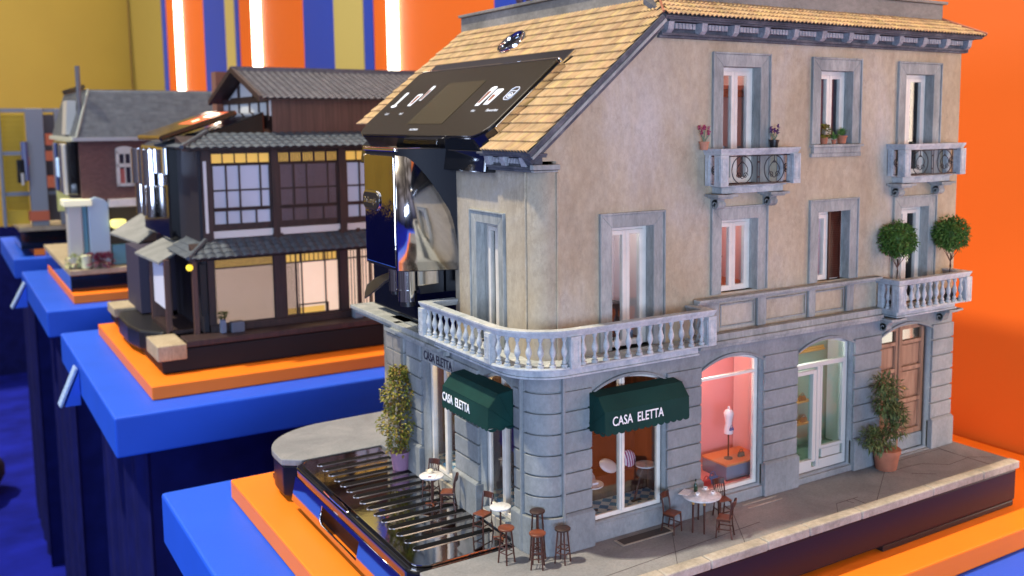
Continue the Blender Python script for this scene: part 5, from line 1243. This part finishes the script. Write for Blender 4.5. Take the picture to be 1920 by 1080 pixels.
# lower roof and upper roof, both hipped at the left end
def jroof(name,x0,y0,z0,x1,y1,z1,xe,pitch,mat,par,n=5):
    """front slope from eave (y0,z0) to wall (y1,z1), left slope from x0 to x1"""
    S=Vector((0,y1-y0,z1-z0));Ls=S.length;S.normalize();N=Vector((0,-S.z,S.y));hipr=(x1-x0)/Ls
    o=tiles(name,Vector((0,y0,z0)),Vector((1,0,0)),S,N,[Ls*i/n for i in range(n+1)],pitch,lambda s:[(x0+hipr*s,xe)],amp=.012,lift=.010,mat=mat,parent=par)
    S2=Vector((x1-x0,0,z1-z0));L2=S2.length;S2.normalize();N2=Vector((-S2.z,0,S2.x));r2=(y1-y0)/L2
    tiles('tile_courses',Vector((x0,0,z0)),Vector((0,1,0)),S2,N2,[L2*i/n for i in range(n+1)],pitch,lambda s:[(y0+r2*s,y1+.9)],amp=.018,lift=.012,mat=mat,parent=o)
    MB().prism([(y0+.03,z0-.03),(y1,z1-.03),(y1,z0-.03)],'x',x0+.10,xe).build('soffit',M['jwood'],o)
    q=MB();q.tube([(x0,y0,z0+.02),(x1,y1,z1+.03)],.03);q.build('hip_ridge',M[mat],o)
    return o
jroof('lower_roof',-.42,8.0,1.07,-.08,8.42,1.26,4.7,.115,'gtile',J,4)
jroof('upper_roof',-.42,8.05,2.50,.1,8.95,2.68,4.7,.115,'gtile',J,5)
MB().box(-.40,4.65,8.06,8.10,1.03,1.07).build('fascia',M['jwood'],J);MB().box(-.40,4.65,8.12,8.16,2.46,2.50).build('fascia',M['jwood'],J)
# top storey
MB().box(1.02,4.5,9.0,11.6,2.66,3.16).build('top_storey',M['jplank'],J)
MB().prism([(9.05,3.16),(11.55,3.16),(10.3,3.56)],'x',1.03,1.08).build('gable_wall',M['plaster'],J)
MB().box(.985,1.019,9.02,11.58,2.92,3.15).build('gable_wall',M['plaster'],J)
m=MB()
for y in (9.05,9.5,10.0,10.6,11.2): m.box(.97,.984,y-.035,y+.035,2.92,3.15)
m.box(.965,.984,9.0,11.6,3.12,3.19);m.box(.965,.984,9.0,11.6,2.86,2.93);m.box(1.0,1.029,9.85,9.92,3.19,3.42);m.box(1.0,1.029,10.7,10.77,3.19,3.42);m.box(1.0,1.029,9.3,11.2,3.19,3.22);m.build('gable_timber',M['jwood'],J)
S=Vector((0,1.5,.46));Ls=S.length;S.normalize()
rt=tiles('top_roof',Vector((0,8.8,3.165)),Vector((1,0,0)),S,Vector((0,-S.z,S.y)),[Ls*i/16 for i in range(17)],.10,lambda s:[(.84,4.8)],amp=.012,lift=.012,mat='gtile2',parent=J,seg=5)
MB().prism([(8.82,3.14),(10.3,3.60),(11.78,3.14),(11.78,3.18),(10.3,3.63),(8.82,3.16)],'x',.85,4.75).build('roof_board',M['jwood'],rt)
MB().box(.80,4.8,10.24,10.36,3.60,3.68).build('ridge',M['gtile2'],rt)
MB().prism([(8.80,3.12),(10.3,3.59),(11.80,3.12),(11.80,3.20),(10.3,3.67),(8.80,3.20)],'x',.79,.845).build('bargeboard',M['jwood'],rt)
MB().box(.95,1.2,11.9,12.2,3.0,3.68).build('chimney',plain('brown_brick',(.20,.09,.06),.8),J)
# coffee machine built into its left side
m=MB();m.prism([(-.40,2.52),(.9,2.98),(.9,2.5)],'y',8.97,10.9);m.build('machine_head',M['black'],J,bevel=.02)
TP=Matrix.Translation((-.50,0,2.60))@Matrix(((.945,0,-.327),(0,1,0),(.327,0,.945))).to_4x4()
cp=MB(TP).box(0,1.10,9.0,10.7,-.03,.05).build('control_panel',plain('brown_mirror_panel',(.20,.13,.09),.12,metal=.9),J,bevel=.03)
o=MB(TP).box(.80,.96,9.35,9.75,.0505,.054).build('painted_reflection',plain('reflection_glow',(1,1,1),.5,emit=(1,.85,.6),es=3),cp)  # glowing patches stand in for bright reflections on the panel
o=MB(TP).box(.60,.70,9.5,9.65,.0505,.054).build('painted_reflection',plain('reflection_glow_small',(1,1,1),.5,emit=(.9,.9,.3),es=2),cp)
o=MB(TP).box(.50,1.02,9.1,10.1,.050,.0503).build('red_graphic',plain('red_graphic',(.6,.10,.03),.4,emit=(.8,.12,.03),es=.5),cp)
MB().box(-.30,-.10,9.7,11.7,1.15,2.5).build('spout_housing',M['black'],J,bevel=.03)
m=MB()
for y,r in ((11.5,.12),(11.05,.10),(10.6,.12)): MB().cyl((-.36,y,1.9),(-.36,y,2.44),r,n=16).build('chrome_cylinder',M['chrome'],J,smooth=True);MB().cyl((-.36,y,1.42),(-.36,y,1.88),r*.7,n=16).build('spout',M['darkchrome'],J,smooth=True)
MB().box(-.34,-.3,9.75,10.4,2.1,2.48).build('steel_plate',M['chrome'],J)
# porch with two small canopies
MB().add([(-.62,8.88,.955),(-.70,10.25,.955),(-.02,10.5,1.23),(-.02,9.15,1.23),(-.62,8.88,.925),(-.70,10.25,.925),(-.02,10.5,1.20),(-.02,9.15,1.20)],[(0,1,2,3),(4,7,6,5),(0,3,7,4),(0,4,5,1),(1,5,6,2),(2,6,7,3)]).build('porch_canopy',M['canopy'],J)
MB().add([(-.47,11.3,.97),(-.62,13.2,.97),(.02,13.5,1.30),(.02,11.6,1.30),(-.47,11.3,.94),(-.62,13.2,.94),(.02,13.5,1.27),(.02,11.6,1.27)],[(0,1,2,3),(4,7,6,5),(0,3,7,4),(0,4,5,1),(1,5,6,2),(2,6,7,3)]).build('porch_canopy',M['canopy'],J)
MB().box(-.62,-.10,10.45,11.6,.0,.95).build('porch_wall',plain('dark_violet_timber',(.035,.03,.06),.7),J)
MB().box(-.585,-.52,8.70,8.78,-.02,1.0).build('porch_post',M['jplank'],J);MB().box(-.30,-.24,8.36,8.44,-.02,1.02).build('porch_post',M['jplank'],J);MB().box(-.56,-.28,9.9,9.98,.0,.95).build('porch_post',M['jplank'],J)
o=MB().box(-.555,-.535,8.80,9.7,.30,.98).build('hanging_cloth',plain('white_cloth',(.60,.63,.74),.9),J)
MB().box(-.56,-.10,8.7,9.9,-.02,.03).build('porch_floor',M['jwood'],J)
o=MB().ball((-.345,8.30,.93),.045,14,10).build('lantern',plain('yellow_lantern',(1,.75,.05),.6,emit=(1,.72,.05),es=1.1),J,smooth=True)
MB().cyl((-.345,8.30,.97),(-.345,8.30,1.04),.006).build('cord',M['satin'],o)
o=MB().box(-.20,-.12,8.39,8.43,.25,.95).build('sign_board',M['satin'],J)
b=MB().box(.0,.07,8.20,8.30,.021,.20).build('planter',plain('grey_blue_planter',(.14,.18,.28),.7),bevel=.01);tag(b,'narrow grey-blue planter on the timber house deck, left of the square crate','planter')
m=MB();random.seed(4)
for i in range(60): m.leaf((.035+rnd()*.05,8.25+rnd()*.05,.20+random.random()*.09),(rnd(),rnd(),.6),(0,0,1),.05,.03,u=random.random()*99)
m.build('foliage',M['leafC'],b,fixn=False)
b=MB().box(.13,.30,8.16,8.30,.021,.16).build('crate',plain('grey_crate',(.10,.12,.17),.7),bevel=.01);tag(b,'dark grey square crate on the timber house deck beside the planter','crate')
b=MB().box(1.85,1.98,8.16,8.28,.021,.17).build('crate',plain('pale_blue_crate',(.16,.22,.30),.7),bevel=.01);tag(b,'pale blue crate at the right end of the timber house deck','crate')

# ================================================================ the brick house further back
B=empty('miniature_brick_house',(1.3,17.5,-.38),'miniature red brick house with slate mansard roof and white shopfront, third in the row','model house')
M['brick']=brick('red_brown_brick',(.115,.05,.043),(.155,.072,.06),(.09,.06,.058),7)
M['slate']=tile_mat('slate_roof',[(.085,.105,.135),(.10,.12,.15),(.115,.14,.17)])
M['paleblue']=plain('pale_blue_shop_paint',(.36,.47,.58),.5);M['teal']=plain('teal_shop_paint',(.10,.24,.32),.5)
MB().box(-1.02,4.4,15.65,20.6,-.38,-.06).build('base',M['black'],B,bevel=.02);MB().box(-1.04,4.4,15.6,20.65,-.06,.04).build('pavement',M['tan'],B,bevel=.01)
MB().box(-.70,4.3,16.0,20.2,1.30,2.56).build('upper_wall',M['brick'],B)
MB().box(-.35,4.3,16.1,20.2,.04,1.30).build('lower_wall',plain('dark_shop_interior',(.05,.04,.035),.8),B)
S=Vector((0,.35,.92));Ls=S.length;S.normalize()
rs=tiles('mansard_roof',Vector((0,15.92,2.56)),Vector((1,0,0)),S,Vector((0,-S.z,S.y)),[Ls*i/22 for i in range(23)],.16,lambda s:[(-.74+s*.30,4.4)],amp=.003,lift=.012,mat='slate',parent=B,seg=2)
MB().prism([(-.74,2.56),(4.3,2.56),(4.3,3.5),(-.45,3.5)],'y',16.28,20.2).build('roof_body',M['slate'],rs)
S=Vector((.30,0,.94));Ls=S.length;S.normalize()
tiles('tile_courses',Vector((-.76,0,2.56)),Vector((0,1,0)),S,Vector((-S.z,0,S.x)),[Ls*i/22 for i in range(23)],.16,lambda s:[(15.92+s*.35,20.2)],amp=.003,lift=.012,mat='slate',parent=rs,seg=2)
MB().tube([(-.745,15.9,2.57),(-.44,16.28,3.5)],.028,n=6).build('hip_lead',plain('pale_lead',(.26,.30,.28),.5),rs)
MB().box(-.80,4.4,15.86,15.98,2.50,2.57).build('gutter',plain('pale_gutter',(.32,.34,.36),.5),B)
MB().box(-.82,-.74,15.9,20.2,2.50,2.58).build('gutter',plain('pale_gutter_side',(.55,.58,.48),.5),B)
MB().prism([(-.82,2.62),(-.62,2.62),(-.60,3.30),(-.76,3.30)],'y',16.9,17.6).build('dormer',M['white2'],B)
m=MB()
for i in range(14): m.cyl((-.50,16.4+i*.27,3.5),(-.50,16.4+i*.27,3.60),.015,n=5)
m.box(-.515,-.485,16.35,20.1,3.55,3.58);m.build('roof_railing',M['iron'],B)
MB().cyl((-.62,16.2,2.9),(-.62,16.2,3.95),.045,n=8).build('chimney_pipe',plain('grey_pipe',(.12,.13,.15),.5),B)
m=MB(LONG@Matrix.Identity(4));T_=Matrix.Translation((0,15.99,0))@LONG
w=MB(T_);x0,x1,z0,z1=-.06,.26,1.60,2.30
for q in ((x0,x0+.06,z0,z1),(x1-.06,x1,z0,z1),(x0,x1,z0,z0+.06),(x0,x1,z1-.06,z1+.03),(x0,x1,1.98,2.05)): w.box(q[0],q[1],-.01,.05,q[2],q[3])
w.prism([(x0,z1+.03)]+[(x0+(x1-x0)*(1-math.cos(math.pi*i/10))/2,z1+.03+.06*math.sin(math.pi*i/10)) for i in range(1,10)]+[(x1,z1+.03)],'y',-.01,.05);w.box(.09,.11,-.01,.05,z0,z1)
w=w.build('window',M['white2'],B);MB(T_).box(x0,x1,-.008,.0,z0,z1).build('pane',plain('dark_pane',(.04,.03,.05),.2),w);MB(T_).box(x0+.06,x0+.16,.0,.01,z0+.06,1.95).build('curtain',plain('red_curtain',(.45,.12,.1),.8),w)
for k in (1,2,3):
    w2=w.copy();COL.objects.link(w2);w2.location.x+=1.2*k
    for ch in [c for c in COL.objects if c.parent==w]: c2=ch.copy();COL.objects.link(c2);c2.parent=w2
MB(T_).prism([(-.62,.04),(-.25,.04),(-.25,1.28),(-.32,1.36),(-.48,1.42),(-.62,1.36)],'y',-.2,.10).build('door_panel',M['paleblue'],B,bevel=.02)
MB(T_).box(-.98,-.72,-.3,.06,.04,1.25).build('white_column',M['white2'],B,bevel=.03);MB(T_).box(-.72,-.64,-.2,.02,.04,1.35).build('teal_pilaster',M['teal'],B)
MB(T_).box(-1.05,-.55,-.4,.16,1.25,1.38).build('shop_fascia',plain('cream_fascia',(.75,.74,.55),.5,emit=(1,.95,.6),es=.3),B,bevel=.02)
MB(T_).box(-.25,1.2,-.1,.14,1.20,1.36).build('shop_fascia',M['white'],B,bevel=.02)
MB(T_).box(-.22,.05,-.1,.06,.06,.45).build('counter_front',M['teal'],B)
for i,x in enumerate((-.10,.36)): MB().lathe([(.10,.92),(.15,.90),(.14,.78),(.08,.74)],(x,15.86,.04),n=14).build('lit_shade',plain('yellow_shade_%s'%('ab'[i]),(.9,.85,.3),.5,emit=(1,.9,.25),es=1.0),B,smooth=True)
m=MB();m.box(-.9,-.72,16.1,18.6,1.45,2.5);m.build('machine_body',M['black'],B,bevel=.04)
for i,(y,mm) in enumerate(((16.15,'white2'),(16.75,'darkchrome'),(17.8,'bluegrey'))):
    if mm=='bluegrey': M[mm]=plain('blue_grey_gloss',(.10,.13,.28),.2)
    MB().box(-.96,-.90,y,y+.35,1.45,2.45).build('steel_strip',M[mm],B,bevel=.03)
MB().box(-.965,-.905,17.15,17.6,1.75,2.15).build('display',plain('display_glow',(.4,.6,.8),.4,emit=(.4,.65,1),es=.5),B,bevel=.03)
def tiny_plant(x,y,z,label,mat,r,n,group=None):
    t=empty('plant',(x,y,z),label,'plant',group);m=MB()
    for i in range(n): v=Vector((rnd(),rnd(),rnd()));m.leaf((x+v.x*r,y+v.y*r,z+.16+v.z*r*.8),(v.x,v.y,v.z+.3),(0,0,1),r*.6,r*.4,u=random.random()*300)
    m.build('foliage',mat,t,fixn=False);MB().cyl((x,y,z),(x,y,z+.1),.07,.09,12).build('pot',M['tan'],t)
M['burg']=byuv('burgundy_leaves',[(.10,.01,.04),(.18,.03,.07),(.25,.06,.10)],.6)
M['palefl']=byuv('pale_blossom',[(.55,.60,.35),(.35,.42,.12),(.7,.7,.5)],.6)
tiny_plant(-.56,15.75,.04,'burgundy leafy plant in front of the white column of the brick house',M['burg'],.13,120);tiny_plant(-.40,15.7,.04,'burgundy leafy plant in front of the pale blue door of the brick house',M['burg'],.13,120)
tiny_plant(-.93,15.85,.04,'pale blossoming plant at the left corner of the brick house pavement',M['palefl'],.12,110)
o=MB().lathe([(.08,.05),(.09,.06),(.09,.26),(.10,.27),(.10,.30),(.0,.31)],(-.72,15.75,.0),n=16).build('barrel',plain('cream_barrel',(.65,.68,.45),.6));tag(o,'cream and blue barrel between the plants before the brick house','barrel')

# ================================================================ scaffold-like model at the far left
Sx=empty('miniature_industrial_frame',(-.6,24.5,-.38),'grey steel frame model with yellow grid panels, farthest model at the left edge','model building')
MB().box(-1.32,3.5,23.6,27.6,-.38,.10).build('base',M['black'],Sx,bevel=.02);MB().box(-1.34,3.5,23.55,27.6,.10,.20).build('deck',M['tan'],Sx)
st_=plain('grey_steel',(.20,.23,.28),.5);ye=plain('yellow_mesh',(.58,.42,.02),.5)
for x0,x1,y in ((-1.02,-.62,23.7),(-.34,-.22,23.8),(-1.66,-1.58,23.8),(.6,.75,23.8)): MB().box(x0,x1,y,y+.25,.20,3.25).build('steel_column',st_,Sx,bevel=.02)
for z in (3.15,1.0,2.05): MB().box(-1.66,3.4,23.9,24.05,z,z+.10).build('steel_beam',st_,Sx)
g=MB()
for i in range(9): x=-1.56+i*.065;g.box(x-.008,x+.008,24.2,24.22,.3,3.1)
for i in range(22): z=.3+i*.13;g.box(-1.58,-1.02,24.2,24.22,z-.008,z+.008)
g.build('wire_grid',plain('yellow_wire',(.5,.36,.02),.5),Sx)
MB().box(-1.58,-1.0,24.7,24.75,.25,3.1).build('yellow_panel',ye,Sx);MB().box(-.6,3.3,24.7,24.8,.25,3.1).build('back_panel',plain('dark_panel',(.06,.06,.08),.6),Sx)
MB().box(-1.54,-1.04,24.1,24.15,.25,.62).build('yellow_kick_panel',ye,Sx)
for q in ((-1.08,-.62,24.0,.35,.6),(-.62,-.36,24.0,1.9,2.15),(-.6,-.36,24.0,2.3,2.6),(-1.08,-1.0,24.0,1.8,2.0),(-.62,-.36,24.0,1.2,1.5)): MB().box(q[0],q[1],23.65,q[2],q[3],q[4]).build('orange_panel',plain('rust_orange_panel',(.50,.12,.05),.6),Sx)
MB().box(-1.30,-1.12,23.5,23.8,1.35,1.95).build('machine_spout',M['black'],Sx,bevel=.03);MB().box(-1.22,-1.16,23.45,23.5,1.3,1.6).build('white_tap',M['white2'],Sx)
MB().cyl((-1.1,23.6,1.4),(-1.1,23.6,2.4),.08).build('blue_grey_pipe',M['bluegrey'],Sx,smooth=True)
o=MB().box(-.45,-.15,23.3,23.4,.6,1.45).build('cream_banner',plain('cream_yellow_banner',(.7,.72,.25),.7),Sx)
